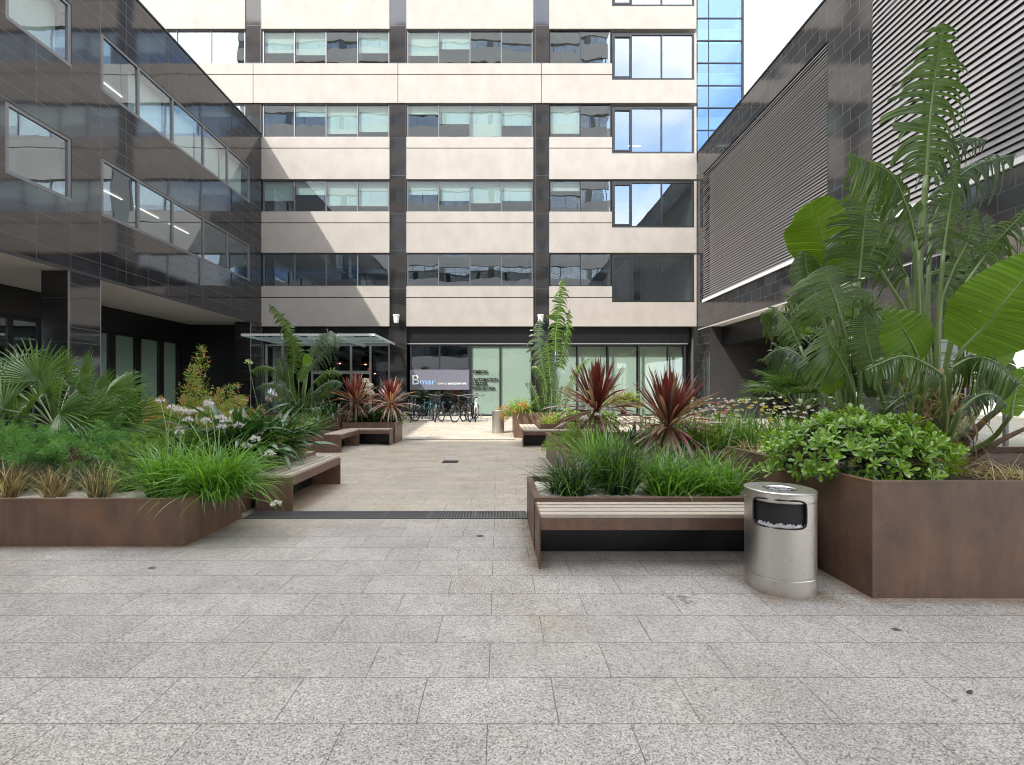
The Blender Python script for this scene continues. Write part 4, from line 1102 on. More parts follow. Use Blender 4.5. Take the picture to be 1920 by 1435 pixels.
# ------------------------------------------------------------------ bicycles
def bike_master(label, frame_mat, basket=False):
    t = thing("bicycle", label, "bicycle", (0,0,0), "bicycles parked at the facade")
    R = 0.34; wb = 1.04
    def loc0(o): o.location = (0,0,0); return o
    for yy in (0.0, wb):
        b = MB()
        pts = [(0, yy+R*math.cos(2*math.pi*i/28), R+R*math.sin(2*math.pi*i/28)) for i in range(29)]
        b.tube(pts, 0.022, 6, cap=False); w = loc0(b.build("wheel", M['rubber'], t, smooth=True))
        b = MB()
        for i in range(14):
            an = 2*math.pi*i/14; b.tube([(0.012*(-1)**i,yy,R),(0,yy+0.31*math.cos(an),R+0.31*math.sin(an))],0.0022,3,cap=False)
        pts = [(0, yy+0.312*math.cos(2*math.pi*i/28), R+0.312*math.sin(2*math.pi*i/28)) for i in range(29)]
        b.tube(pts, 0.012, 5, cap=False); b.tube([(-0.05,yy,R),(0.05,yy,R)],0.022,8)
        loc0(b.build("spokes", M['chrome'], w))
    b = MB()
    bb = (0,0.60,0.30); hd = (0,0.20,0.80); hd2 = (0,0.17,0.92); st = (0,0.74,0.86); rw = (0,wb,R)
    b.tube([bb,hd],0.018,6); b.tube([hd,hd2],0.02,6); b.tube([bb,st],0.017,6); b.tube([(0,0.19,0.85),(0,0.71,0.76)],0.017,6)
    for sx in (-0.05,0.05):
        b.tube([bb,(sx,wb,R)],0.010,5); b.tube([(0,0.71,0.76),(sx,wb,R)],0.009,5); b.tube([hd,(sx,0.10,0.60),(sx,0,R)],0.011,5)
    loc0(b.build("frame", frame_mat, t, smooth=True))
    b = MB(); b.tube([hd2,(0,0.15,1.02)],0.014,6)
    b.tube([(-0.30,0.30,1.06),(-0.20,0.20,1.05),(0,0.13,1.03),(0.20,0.20,1.05),(0.30,0.30,1.06)],0.013,6)
    hb = loc0(b.build("handlebar", M['frame_grey'], t, smooth=True))
    b = MB()
    for sx in (-1,1): b.tube([(sx*0.24,0.24,1.055),(sx*0.31,0.31,1.061)],0.019,6)
    loc0(b.build("grip", M['rubber'], hb))
    b = MB(); b.tube([st,(0,0.76,0.94)],0.013,6)
    V = []
    for i in range(7):
        u = i/6; yy = 0.62+0.28*u; w = 0.02+0.065*(u**1.4); z = 0.955+0.02*(u-0.4)**2
        V += [(-w,yy,z-0.03),(-w*0.7,yy,z),(w*0.7,yy,z),(w,yy,z-0.03)]
    b.add(V, [(i*4+j,i*4+j+1,i*4+j+5,i*4+j+4) for i in range(6) for j in range(3)])
    loc0(b.build("saddle", M['rubber'], t))
    b = MB(); b.lathe([(0.001,-0.006),(0.095,-0.006),(0.095,0.006),(0.001,0.006)], (0,0,0), 18)
    V = b.v[0].copy(); b.v[0] = np.stack([V[:,2]+0.06, V[:,0]+0.60, V[:,1]+0.30], 1)
    b.tube([(0.06,0.60,0.30),(0.09,0.66,0.14)],0.010,5); b.tube([(-0.06,0.60,0.30),(-0.09,0.54,0.46)],0.010,5)
    b.box((0.07,0.62,0.13),(0.17,0.70,0.15)); b.box((-0.17,0.50,0.45),(-0.07,0.58,0.47))
    loc0(b.build("crank", M['frame'], t))
    for yy in (0.0, wb):
        b = MB(); V = []
        for i in range(9):
            an = math.radians(35 + 130*i/8) if yy else math.radians(20+120*i/8)
            yv = yy + (0.375)*math.cos(math.pi-an)*-1; zv = R+0.375*math.sin(an)
            V += [(-0.028,yv,zv-0.008),(0,yv,zv),(0.028,yv,zv-0.008)]
        b.add(V, [(i*3+j,i*3+j+1,i*3+j+4,i*3+j+3) for i in range(8) for j in range(2)])
        loc0(b.build("mudguard", frame_mat, t))
    if basket:
        b = MB(); b.box((-0.17,-0.14,0.80),(0.17,0.10,0.82))
        for i in range(9):
            x = -0.17+0.34*i/8
            b.box((x-0.004,-0.144,0.82),(x+0.004,-0.136,1.02)); b.box((x-0.004,0.096,0.82),(x+0.004,0.104,1.02))
        for z in (0.90,0.96,1.02):
            b.box((-0.175,-0.146,z),(0.175,-0.134,z+0.008)); b.box((-0.175,0.094,z),(0.175,0.106,z+0.008)); b.box((-0.176,-0.14,z),(-0.168,0.10,z+0.008)); b.box((0.168,-0.14,z),(0.176,0.10,z+0.008))
        loc0(b.build("basket", M['frame'], t))
    return t
def place(t, x, y, yaw, sc=1.1, lean=0.05):
    t.location = (x, y, gz(y)+0.002); t.rotation_euler = (0, lean, yaw); t.scale = (sc,sc,sc)
def copy_thing(src, label):
    r = src.copy(); col.objects.link(r); r['label'] = label
    for ch in list(src.children):
        c = ch.copy(); col.objects.link(c); c.parent = r
        for g in ch.children:
            d = g.copy(); col.objects.link(d); d.parent = c
    return r
YB = 19.5
def bx(px): return (px-935)/F*YB
b_black = bike_master("black bicycle with its front wheel turned broadside in the middle of the row", M['bike_black'])
place(b_black, bx(856)-0.05, YB-0.2, math.radians(-28))
b_teal = bike_master("teal framed bicycle with a dark front basket", M['bike_teal'], True); place(b_teal, bx(816), YB-0.1, math.radians(14))
b_white = bike_master("white bicycle at the right end of the row in front of green glass", M['bike_white']); place(b_white, bx(891), YB, math.radians(4))
b_grey = bike_master("grey bicycle half hidden behind the right red sword-leaved plant", M['bike_grey']); place(b_grey, bx(771), YB-0.1, math.radians(10))
for src, lab, px, dy, yaw, sc, lean in (
    (b_black, "black bicycle standing tight behind the broadside one", 868, 0.30, -24, 1.02, 0.12),
    (b_black, "black bicycle just left of the white one", 881, -0.10, -5, 1.13, -0.04),
    (b_teal, "teal bicycle with basket set back between darker ones", 806, 0.45, 40, 1.0, 0.10),
    (b_black, "black bicycle right beside the basket bicycle", 827, 0.10, 30, 1.10, -0.06),
    (b_grey, "grey bicycle leaning near the left edge of the glass bay", 776, 0.25, 40, 1.05, 0.14)):
    o = copy_thing(src, lab); place(o, bx(px), YB+dy, math.radians(yaw), sc, lean)

def build_rack():
    b = MB(); z = gz(20.3)
    for x in np.arange(bx(775), bx(905), 0.32):
        b.tube([(x,20.0,z),(x,20.0,z+0.26),(x+0.10,20.1,z+0.30),(x+0.10,20.5,z+0.30),(x,20.6,z+0.26),(x,20.6,z)],0.012,5)
    b.tube([(bx(770),20.0,z+0.03),(bx(910),20.0,z+0.03)],0.014,5); b.tube([(bx(770),20.6,z+0.03),(bx(910),20.6,z+0.03)],0.014,5)
    tag(b.build("bicycle_rack", M['chrome']), "low metal rack of hoops holding the parked bicycles", "bicycle rack")
build_rack()

# ------------------------------------------------------------------ terrace: pendant lamps, table, chairs, person
def build_terrace():
    for k, (px, py, lab) in enumerate(((637,676,"copper pendant lamp seen left of the tall metal mullion"),(685,678,"copper pendant lamp between the two metal mullions"),(703,695,"lowest copper pendant lamp right of the metal mullions"))):
        d = 24.0; p = P(px,py,d)
        t = thing("pendant_lamp", lab, "lamp", p, "copper pendant lamps in the lobby")
        b = MB(); b.lathe([(0.03,0.26),(0.12,0.24),(0.34,0.10),(0.50,-0.06),(0.46,-0.10),(0.20,-0.16)], p, 14); b.build("lamp_shade", M['copper'], t)
        b = MB(); b.lathe([(0.001,0.05),(0.05,0.02),(0.06,-0.04),(0.001,-0.08)], (p.x,p.y,p.z-0.10), 8); b.build("bulb", M['bulb'], t)
        b = MB(); b.tube([(p.x,p.y,p.z+0.26),(p.x,p.y,4.15)],0.01,4); b.build("cord", M['rubber'], t)
    z = gz(17.2)
    t = thing("cafe_table", "small white metal terrace table behind the left torn-leaved plant", "table", (-7.0,17.3,z))
    b = MB(); b.lathe([(0.001,0.72),(0.40,0.72),(0.40,0.745),(0.001,0.745)], (-7.0,17.3,z), 20); b.build("tabletop", M['white'], t)
    for sx, sy in ((-1,-1),(1,-1),(1,1),(-1,1)):
        b = MB(); b.tube([(-7.0+sx*0.30,17.3+sy*0.30,z),(-7.0+sx*0.22,17.3+sy*0.22,z+0.72)],0.014,6); b.build("leg", M['white'], t)
    def chair(cx, cy, yaw, lab):
        t = thing("terrace_chair", lab, "chair", (cx,cy,z), "white metal terrace chairs")
        def r(x, y, h): return (cx+x*math.cos(yaw)-y*math.sin(yaw), cy+x*math.sin(yaw)+y*math.cos(yaw), z+h)
        b = MB(); b.add([r(-0.21,-0.21,0.45),r(0.21,-0.21,0.45),r(0.21,0.21,0.45),r(-0.21,0.21,0.45),r(-0.21,-0.21,0.47),r(0.21,-0.21,0.47),r(0.21,0.21,0.47),r(-0.21,0.21,0.47)], [(0,3,2,1),(4,5,6,7),(0,1,5,4),(1,2,6,5),(2,3,7,6),(3,0,4,7)]); b.build("seat", M['white'], t)
        for sx, sy in ((-1,-1),(1,-1),(1,1),(-1,1)):
            b = MB(); b.tube([r(sx*0.21,sy*0.22,0),r(sx*0.20,sy*0.20,0.45)],0.012,6); b.build("leg", M['white'], t)
        b = MB(); b.tube([r(-0.2,0.2,0.47),r(-0.2,0.24,0.88),r(0.2,0.24,0.88),r(0.2,0.2,0.47)],0.012,6)
        for q in (0.6,0.7,0.8): b.tube([r(-0.2,0.2+0.04*q,q),r(0.2,0.2+0.04*q,q)],0.008,4)
        b.build("backrest", M['white'], t)
    chair(-6.35,17.35,math.radians(-80),"white metal chair on the terrace seen between the two plant groups")
    chair(-7.7,17.4,math.radians(80),"white metal chair on the terrace mostly hidden by torn leaves")
build_terrace()

def build_person():
    x, y, z = -8.95, 17.6, gz(17.6)
    J = {  # joint: (pos, radius)
     'pelvis': ((0,0,0.93),0.135),'waist': ((0.02,0,1.10),0.125),'chest': ((0.09,0,1.30),0.150),'neck0': ((0.15,0,1.45),0.075),'neck': ((0.185,0,1.51),0.055),'head0':((0.215,0,1.58),0.085),'head': ((0.235,0,1.65),0.098),'crown': ((0.235,0,1.72),0.075),
     'shl': ((0.13,-0.17,1.40),0.062),'ell': ((0.20,-0.22,1.14),0.045),'wrl': ((0.40,-0.16,1.05),0.030),
     'shr': ((0.13,0.17,1.40),0.062),'elr': ((0.22,0.22,1.14),0.045),'wrr': ((0.42,0.14,1.05),0.030),
     'hpl': ((0,-0.10,0.88),0.095),'knl': ((0.04,-0.10,0.50),0.060),'anl': ((0.0,-0.10,0.09),0.042),'tol': ((0.15,-0.11,0.035),0.034),
     'hpr': ((0,0.10,0.88),0.095),'knr': ((-0.02,0.10,0.50),0.060),'anr': ((-0.08,0.10,0.09),0.042),'tor': ((0.07,0.11,0.035),0.034)}
    E = [('pelvis','waist'),('waist','chest'),('chest','neck0'),('neck0','neck'),('neck','head0'),('head0','head'),('head','crown'),('chest','shl'),('shl','ell'),('ell','wrl'),('chest','shr'),('shr','elr'),('elr','wrr'),('pelvis','hpl'),('hpl','knl'),('knl','anl'),('anl','tol'),('pelvis','hpr'),('hpr','knr'),('knr','anr'),('anr','tor')]
    for s_, sg in (('l',-1),('r',1)):
        w = J['wr'+s_][0]
        J['pm'+s_] = ((w[0]+0.07,w[1],w[2]-0.01),0.032); E.append(('wr'+s_,'pm'+s_))
        for i in range(4):
            k = 'f%d%s' % (i,s_); k2 = 'g%d%s' % (i,s_); o = (i-1.5)*0.02
            J[k] = ((w[0]+0.12,w[1]+o,w[2]-0.02),0.010); J[k2] = ((w[0]+0.155-0.006*abs(i-1),w[1]+o*1.1,w[2]-0.05),0.008)
            E += [('pm'+s_,k),(k,k2)]
        J['t'+s_] = ((w[0]+0.08,w[1]-sg*0.05,w[2]-0.02),0.011); E.append(('pm'+s_,'t'+s_))
    names = list(J)
    def skin(name, ns, mat, grow, parent):
        idx = {n: i for i, n in enumerate(ns)}
        me = bpy.data.meshes.new(name)
        me.from_pydata([J[n][0] for n in ns], [(idx[a],idx[b]) for a, b in E if a in idx and b in idx], [])
        o = bpy.data.objects.new(name, me); col.objects.link(o)
        m = o.modifiers.new("skin", 'SKIN')
        for n in ns:
            r = J[n][1]*1.0 + grow
            v = me.skin_vertices[0].data[idx[n]]; v.radius = (r,r); v.use_root = (n == ns[0])
        s = o.modifiers.new("sub", 'SUBSURF'); s.levels = 2; s.render_levels = 2
        dg = bpy.context.evaluated_depsgraph_get()
        m2 = bpy.data.meshes.new_from_object(o.evaluated_get(dg)); m2.name = name
        bpy.data.objects.remove(o)
        m2.materials.clear(); m2.materials.append(mat)
        r = bpy.data.objects.new(name, m2); col.objects.link(r); r.parent = parent
        return r
    t = thing("person", "standing person in a white shirt leaning forward on the terrace behind the shrubs", "person", (x,y,z))
    skin("body", names, M['skin'], 0, t)
    skin("shirt", ['pelvis','waist','chest','neck0','shl','ell','shr','elr'], M['shirt'], 0.018, t)
    skin("trousers", ['pelvis','hpl','knl','anl','hpr','knr','anr'], M['trousers'], 0.016, t)
    b = MB(); b.lathe([(0.001,0.125),(0.06,0.115),(0.105,0.06),(0.112,0.0),(0.10,-0.05)], (0.215,0,1.66), 14, sy=0.9); o = b.build("hair", M['hair'], t, smooth=True); o.location = (0,0,0)
    b = MB(); b.lathe([(0.001,0.02),(0.014,0.0),(0.001,-0.025)], (0.335,0,1.625), 6); 
    for sg in (-1,1): b.lathe([(0.001,0.03),(0.02,0.0),(0.001,-0.03)], (0.235,sg*0.098,1.635), 6)
    o = b.build("nose_and_ears", M['skin'], t); o.location = (0,0,0)
    b = MB()
    for sg in (-1,1): b.lathe([(0.001,0.010),(0.010,0.0),(0.001,-0.010)], (0.322,sg*0.035,1.655), 6)
    b.box((0.322,-0.022,1.588),(0.330,0.022,1.594)); o = b.build("eyes_and_mouth", M['hair'], t); o.location = (0,0,0)
build_person()

# ------------------------------------------------------------------ foliage builders (numpy)
def blades(mb, base, az, el0, curv, length, width, seg=6, mi=0, tip=0.06, wexp=0.8, wmid=0.0, fold=0.0):
    """n curved strap leaves growing from base points; mi may be an array"""
    n = len(az)
    t = np.linspace(0,1,seg+1)
    ds = length/seg
    el = el0[:,None] - curv[:,None]*(t[None,:]**1.3)
    dx = np.cos(el)*ds[:,None]; dz = np.sin(el)*ds[:,None]
    r = np.concatenate([np.zeros((n,1)), np.cumsum(dx[:,:-1],1)],1); z = np.concatenate([np.zeros((n,1)), np.cumsum(dz[:,:-1],1)],1)
    ca, sa = np.cos(az)[:,None], np.sin(az)[:,None]
    Pt = np.stack([base[:,0:1]+r*ca, base[:,1:2]+r*sa, base[:,2:3]+z], 2)
    if wmid > 0: prof = np.clip(np.sin(np.pi*np.clip(t*(1-wmid)+wmid*0.35,0,1))**0.8, 0, 1)
    else: prof = (1-t**2.2)**wexp
    prof = np.maximum(prof, tip*0.2); prof[-1] = tip*0.3
    w = width[:,None]*prof[None,:]*0.5
    tw = RNG.normal(0,0.5,n)[:,None]*t[None,:]
    side = np.stack([-sa*np.cos(tw), ca*np.cos(tw), np.sin(tw)], 2)
    A = Pt - side*w[...,None]; B = Pt + side*w[...,None]
    V = np.stack([A,B],2).reshape(n, (seg+1)*2, 3)
    k = (seg+1)*2
    base_i = (np.arange(n)*k)[:,None]
    fs = np.array([[2*i,2*i+1,2*i+3,2*i+2] for i in range(seg)])
    Fc = (base_i[:,:,None] + fs[None]).reshape(n, seg, 4)
    n0 = mb.n
    mb.v.append(V.reshape(-1,3)); mb.n += n*k
    mi = np.full(n, mi) if np.isscalar(mi) else mi
    for m in np.unique(mi):
        mb.f.append((Fc[mi==m].reshape(-1,4)+n0, int(m)))

def leaflets(mb, pos, dirs, length, width, mi=0):
    """small pointed leaves (kite quads, slightly folded) at pos along dirs"""
    n = len(pos)
    d = dirs/np.linalg.norm(dirs,axis=1,keepdims=True)
    rnd = RNG.normal(0,1,(n,3)); s = np.cross(d, rnd); s /= np.linalg.norm(s,axis=1,keepdims=True)+1e-9
    nn = np.cross(s, d)
    L_ = length[:,None]; W = width[:,None]
    a = pos; b = pos + d*L_*0.45 + s*W*0.5 + nn*W*0.12; c = pos + d*L_; e = pos + d*L_*0.45 - s*W*0.5 + nn*W*0.12
    V = np.stack([a,b,c,e],1).reshape(-1,3)
    n0 = mb.n; mb.v.append(V); mb.n += 4*n
    Fc = np.arange(4*n).reshape(n,4)
    mi = np.full(n, mi) if np.isscalar(mi) else mi
    for m in np.unique(mi): mb.f.append((Fc[mi==m]+n0, int(m)))

def U(a, b, n): return RNG.uniform(a, b, n)

def tuft(label, c, n, L0, L1, w, spread=0.10, el=(0.5,1.5), cv=(0.6,1.8), mats=None, name="grass_clump", cat="grass", lean=0.0, lean_az=0.0, group=None, seg=6, p2=0.25, flowers=None, wmid=0.0):
    mats = mats or ['grass_green']
    b = MB()
    az = U(0,2*math.pi,n)
    if lean > 0:
        az = np.where(RNG.random(n) < lean, lean_az + RNG.normal(0,0.7,n), az)
    rr = np.sqrt(U(0,1,n))*spread; a2 = U(0,2*math.pi,n)
    base = np.stack([c[0]+rr*np.cos(a2), c[1]+rr*np.sin(a2), np.full(n,c[2]-0.02)],1)
    mi = np.zeros(n, int)
    if len(mats) > 1: mi = np.where(RNG.random(n) < p2, RNG.integers(1,len(mats),n), 0)
    blades(b, base, az, U(el[0],el[1],n), U(cv[0],cv[1],n), U(L0,L1,n), w*U(0.7,1.25,n), seg, mi, wmid=wmid)
    o = b.build(name, [M[m] for m in mats], None, smooth=True, loc=tuple(c))
    if not flowers: return tag(o, label, cat, group)
    t = thing(name, label, cat, c, group)
    o.name = "foliage"; o.parent = t; o.location = (0,0,0)
    for f in flowers: umbel(t, c, *f)
    return t

def umbel(parent, c, head, r, mat, n=46, stalk='petiole', sway=0.06):
    """flower head on a thin stalk rising from c"""
    c = Vector(c); h = Vector(head); m = (c+h)/2 + Vector((RNG.normal(0,sway),RNG.normal(0,sway),0.05))
    pts = []
    for i in range(9):
        u = i/8; pts.append(c*(1-u)**2 + m*2*u*(1-u) + h*u*u)
    b = MB(); b.tube(pts, [0.0045]*9, 5); st = b.build("flower_stalk", M[stalk], parent, smooth=True)
    b = MB()
    d = RNG.normal(0,1,(n,3)); d[:,2] = np.abs(d[:,2])*0.8-0.15; d /= np.linalg.norm(d,axis=1,keepdims=True)
    pos = np.array(h) + d*r*U(0.45,0.8,n)[:,None]
    for k in range(3):
        leaflets(b, pos, d+RNG.normal(0,0.55,(n,3)), U(0.35,0.6,n)*r, U(0.16,0.26,n)*r)
    b.build("flower", M[mat], st)

def feathery(label, c, nst, H, spread, mats, pmix, leafL=0.035, name="feathery_shrub", cat="shrub", dens=90, el=(0.7,1.5), cv=(0.3,1.2), tops=None, group=None, w=0.18):
    """arching stems clothed in fine leaves; upper stems may carry the second colour"""
    t = thing(name, label, cat, c, group)
    sb = MB(); lb = MB()
    for i in range(nst):
        az = RNG.uniform(0,2*math.pi); e0 = RNG.uniform(*el); k = RNG.uniform(*cv); Ls = H*RNG.uniform(0.6,1.05)
        if tops and i < len(tops):
            az, e0, k, Ls = tops[i]
        p = Vector((c[0]+RNG.normal(0,spread), c[1]+RNG.normal(0,spread), c[2]-0.02)); pts = [p.copy()]; sg = 12
        for j in range(sg):
            e = e0 - k*((j+1)/sg)**1.4
            p = p + Vector((math.cos(e)*math.cos(az), math.cos(e)*math.sin(az), math.sin(e)))*(Ls/sg); pts.append(p.copy())
        sb.tube(pts, [0.006*(1-0.8*j/sg) for j in range(sg+1)], 4, cap=False)
        A = np.array([tuple(q) for q in pts]); n = int(dens*Ls/0.6)
        u = U(0.12,1.0,n)*sg; i0 = np.minimum(u.astype(int), sg-1); f = (u-i0)[:,None]
        pos = A[i0]*(1-f)+A[i0+1]*f; tan = A[i0+1]-A[i0]; tan /= np.linalg.norm(tan,axis=1,keepdims=True)
        # side twigs first, leaves around them
        tw = RNG.normal(0,1,(n,3)); tw -= (tw*tan).sum(1,keepdims=True)*tan; tw /= np.linalg.norm(tw,axis=1,keepdims=True)
        taper = np.clip(1.15-(u/sg)**1.5,0.12,1)
        off = U(0,1,n)[:,None]*tw*w*taper[:,None]
        pos = pos + off + tan*(np.linalg.norm(off,axis=1,keepdims=True)*0.5)
        mi = np.zeros(n,int)
        prob = np.clip((u/sg-0.25)*1.4,0,1)*pmix
        if len(mats) > 1: mi = np.where(RNG.random(n) < prob, RNG.integers(1,len(mats),n), 0)
        for q in range(2):
            leaflets(lb, pos+RNG.normal(0,0.012,(n,3)), tan*0.5+tw*0.8+RNG.normal(0,0.5,(n,3)), leafL*U(0.6,1.4,n), leafL*U(0.16,0.3,n), mi)
    sb.build("stems", M['bark'], t); lb.build("foliage", [M[m] for m in mats], t)
    return t

def catmull(pts, n):
    pts = [Vector(p) for p in pts]
    if len(pts) == 2: return [pts[0].lerp(pts[1], i/(n-1)) for i in range(n)]
    q = [pts[0]*2-pts[1]] + pts + [pts[-1]*2-pts[-2]]
    out = []
    m = len(pts)-1
    for i in range(n):
        u = i/(n-1)*m; k = min(int(u), m-1); t = u-k
        a, b, c, d = q[k],q[k+1],q[k+2],q[k+3]
        out.append(0.5*((2*b)+(c-a)*t+(2*a-5*b+4*c-d)*t*t+(3*b-a-3*c+d)*t**3))
    return out

def torn_leaf(parent, blade, hw, petiole, torn=0.6, droop=0.3, mat='giant', nh=(0,-1,0.35), n=None, fwd=0.16, r0=0.022, cup=0.12, end=0.5, gaps=0.5):
    """a banana-like leaf: midrib through `blade` points, half width hw, blade split into strips"""
    if n is None: n = 76 if torn > 0.3 else (61 if torn < 0.1 else 40)
    pts = catmull(blade, n); nh = Vector(nh)
    mb = MB(); rs = random.Random(int(blade[0][0]*1000+blade[-1][2]*777))
    rib = MB(); rib.tube(pts, [max(0.003, r0*0.62*(1-0.85*i/(n-1))) for i in range(n)], 6, cap=False)
    SEG = 7; AL = []; AC = []
    for side in (-1,1):
        i = 0
        while i < n-1:
            g_ = rs.choice([2,2,3,3,4,5] if torn > 0.7 else [2,3,4,5,6,9]) if torn > 0.3 else rs.choice([4,6,9,14])
            j = min(n-1, i+g_)
            k = torn
            dr = droop*(1+k*rs.uniform(-0.8,1.3)); gap = min(0.92, k*rs.uniform(0.3,1.1)*gaps); tw = k*rs.uniform(-0.6,0.6)
            ln = 1-k*rs.uniform(-0.1,0.35); curl = k*rs.uniform(-0.5,0.9); fw = fwd*(1+k*rs.uniform(-0.6,0.6))
            m = j-i
            V = []
            for q in range(m+1):
                t = (i+q)/(n-1); p = pts[i+q]
                T = (pts[min(i+q+1,n-1)]-pts[max(i+q-1,0)]).normalized()
                S = T.cross(nh); S.normalize(); N = S.cross(T); N.normalize()
                if N.dot(nh) < 0: N = -N
                S = S*side
                w = hw*max(0.05, math.sin(math.pi*min(1,(t*0.93+0.07)))**end)
                mid = (pts[i]+pts[j])*0.5
                for s in range(SEG+1):
                    u = s/SEG; ex = w*ln*u
                    c = S*ex*(1-0.25*dr*u*u) + T*(fw*ex*(1-0.35*curl*u)) + N*(cup*ex*(1-u)) - N*(dr*ex*u*0.35) + Vector((0,0,-1))*(dr*w*u*u*0.75) + N*(tw*ex*0.45*u)
                    c += Vector((0,0,-1))*(w*max(0,curl)*u**3*0.45)
                    taper = 1.0 - (min(0.92, gap*u**0.8) if torn > 0.02 else 0)
                    pc = mid + (p-mid)*taper
                    V.append(tuple(pc + c)); AL.append(t); AC.append(u)
            if torn < 0.1:   # pleats along the side veins
                for q in range(m+1):
                    for s in range(1,SEG+1):
                        V[q*(SEG+1)+s] = tuple(Vector(V[q*(SEG+1)+s]) + N*(hw*0.020*(1 if (i+q)%2 else -1)))
            row = SEG+1
            mb.add(V, [(q*row+s, q*row+s+1, (q+1)*row+s+1, (q+1)*row+s) for q in range(m) for s in range(SEG)])
            i = j
    o = mb.build("leaf", M[mat], parent, smooth=True)
    for nm_, ar in (('along',AL),('across',AC)):
        at = o.data.attributes.new(nm_, 'FLOAT', 'POINT'); at.data.foreach_set('value', np.asarray(ar, dtype=np.float32))
    if petiole:
        st = MB(); pp = catmull(list(petiole), 14)
        st.tube(pp, [r0*(1.25-0.5*i/13) for i in range(14)], 7)
        st.build("leaf_stalk", M['petiole'], o, smooth=True)
    rib.build("midrib", M['petiole'], o, smooth=True)
    return o

def fan_leaf(parent, hub, direction, nh, L, n=24, arc=1.9, base=None, mat='palm', droop=0.25, w=0.03):
    hub = Vector(hub); D_ = Vector(direction).normalized(); N = Vector(nh).normalized()
    S = D_.cross(N).normalized(); N = S.cross(D_).normalized()
    mb = MB()
    for i in range(n):
        a = (i/(n-1)-0.5)*2*arc
        d = (D_*math.cos(a)+S*math.sin(a)).normalized()
        l = L*(0.72+0.28*math.cos(a*0.8))*random.uniform(0.9,1.06)
        s = N.cross(d).normalized()
        V = []
        sg = 5
        for j in range(sg+1):
            u = j/sg
            c = hub + d*(l*u) + N*(0.10*l*u*(1-u)) + Vector((0,0,-1))*(droop*l*(u**2.4)*random.uniform(0.8,1.2)*0.8)
            ww = w*(0.35+1.1*u) if u < 0.45 else w*0.85*(1-((u-0.45)/0.55)**1.6)+0.0015
            V += [tuple(c - s*ww*0.5 + N*ww*0.35), tuple(c), tuple(c + s*ww*0.5 + N*ww*0.35)]
        mb.add(V, [(3*j+k,3*j+k+1,3*j+k+4,3*j+k+3) for j in range(sg) for k in range(2)])
    o = mb.build("leaf", M[mat], parent)
    if base is not None:
        b = MB(); m = (Vector(base)+hub)/2 + Vector((0,0,0.06)); b.tube(catmull([base,m,hub],8),[0.010]*8,5); b.build("leaf_stalk", M['petiole'], o, smooth=True)
    return o

def fan_palm(label, c, n, R, L, mat='palm', zsq=0.8, face=None):
    t = thing("fan_palm", label, "palm", c)
    b = MB(); b.tube([(c[0],c[1],c[2]-0.03),(c[0],c[1],c[2]+R*0.35)],[0.10,0.07],10); b.build("trunk", M['bark'], t, smooth=True)
    for i in range(n):
        az = i*2.399963 + random.uniform(-0.2,0.2); e = math.radians(12 + 68*((i+0.5)/n)**0.8)
        dr = Vector((math.cos(e)*math.cos(az), math.cos(e)*math.sin(az), math.sin(e)*zsq+0.12))
        r = R*random.uniform(0.62,0.9)
        base = Vector(c)+Vector((0,0,R*0.3)); hub = base + dr*r
        D_ = Vector((dr.x, dr.y, dr.z-0.35)).normalized()
        nh = Vector((-dr.x*dr.z*0.7, -dr.y*dr.z*0.7, 1.0))
        if D_.cross(nh).length < 0.1: nh = Vector((0,-1,0.2))
        fan_leaf(t, hub, D_, nh, L*random.uniform(0.85,1.1), base=base, mat=mat, droop=random.uniform(0.1,0.4))
    return t

def sword_plant(label, c, trunk_h, n, L0, L1, w, r0=0.03, bark='bark_pale', skirt=0.35):
    t = thing("sword_leaved_plant", label, "plant", c, "red sword-leaved plants")
    top = Vector(c)+Vector((0,0,trunk_h))
    b = MB(); b.tube([(c[0],c[1],c[2]-0.03),(c[0]+0.01,c[1],c[2]+trunk_h*0.5),tuple(top)],[r0,r0*0.9,r0*1.15],8); b.build("trunk", M[bark], t, smooth=True)
    mb = MB()
    n1 = int(n*0.36); n2 = int(n*0.42)
    el = np.concatenate([U(1.02,1.55,n1), U(0.1,1.1,n2), U(-0.9,0.15,n-n1-n2)])
    az = U(0,2*math.pi,n)
    base = np.stack([np.full(n,top.x),np.full(n,top.y),top.z+U(-0.10,0.05,n)*trunk_h*0.6],1) + np.stack([np.cos(az),np.sin(az),np.zeros(n)],1)*r0*0.5
    mi = np.where(el > 0.95, 0, 1); flip = RNG.random(n) < 0.2; mi = np.where(flip, 1-mi, mi)
    cv = np.where(el > 0.9, U(0,0.25,n), U(0.2,1.1,n))
    blades(mb, base, az, el, cv, U(L0,L1,n), w*U(0.8,1.2,n), 6, mi, wmid=0.22)
    mb.build("foliage", [M['cord_red'],M['cord_brown']], t, smooth=True)
    return t

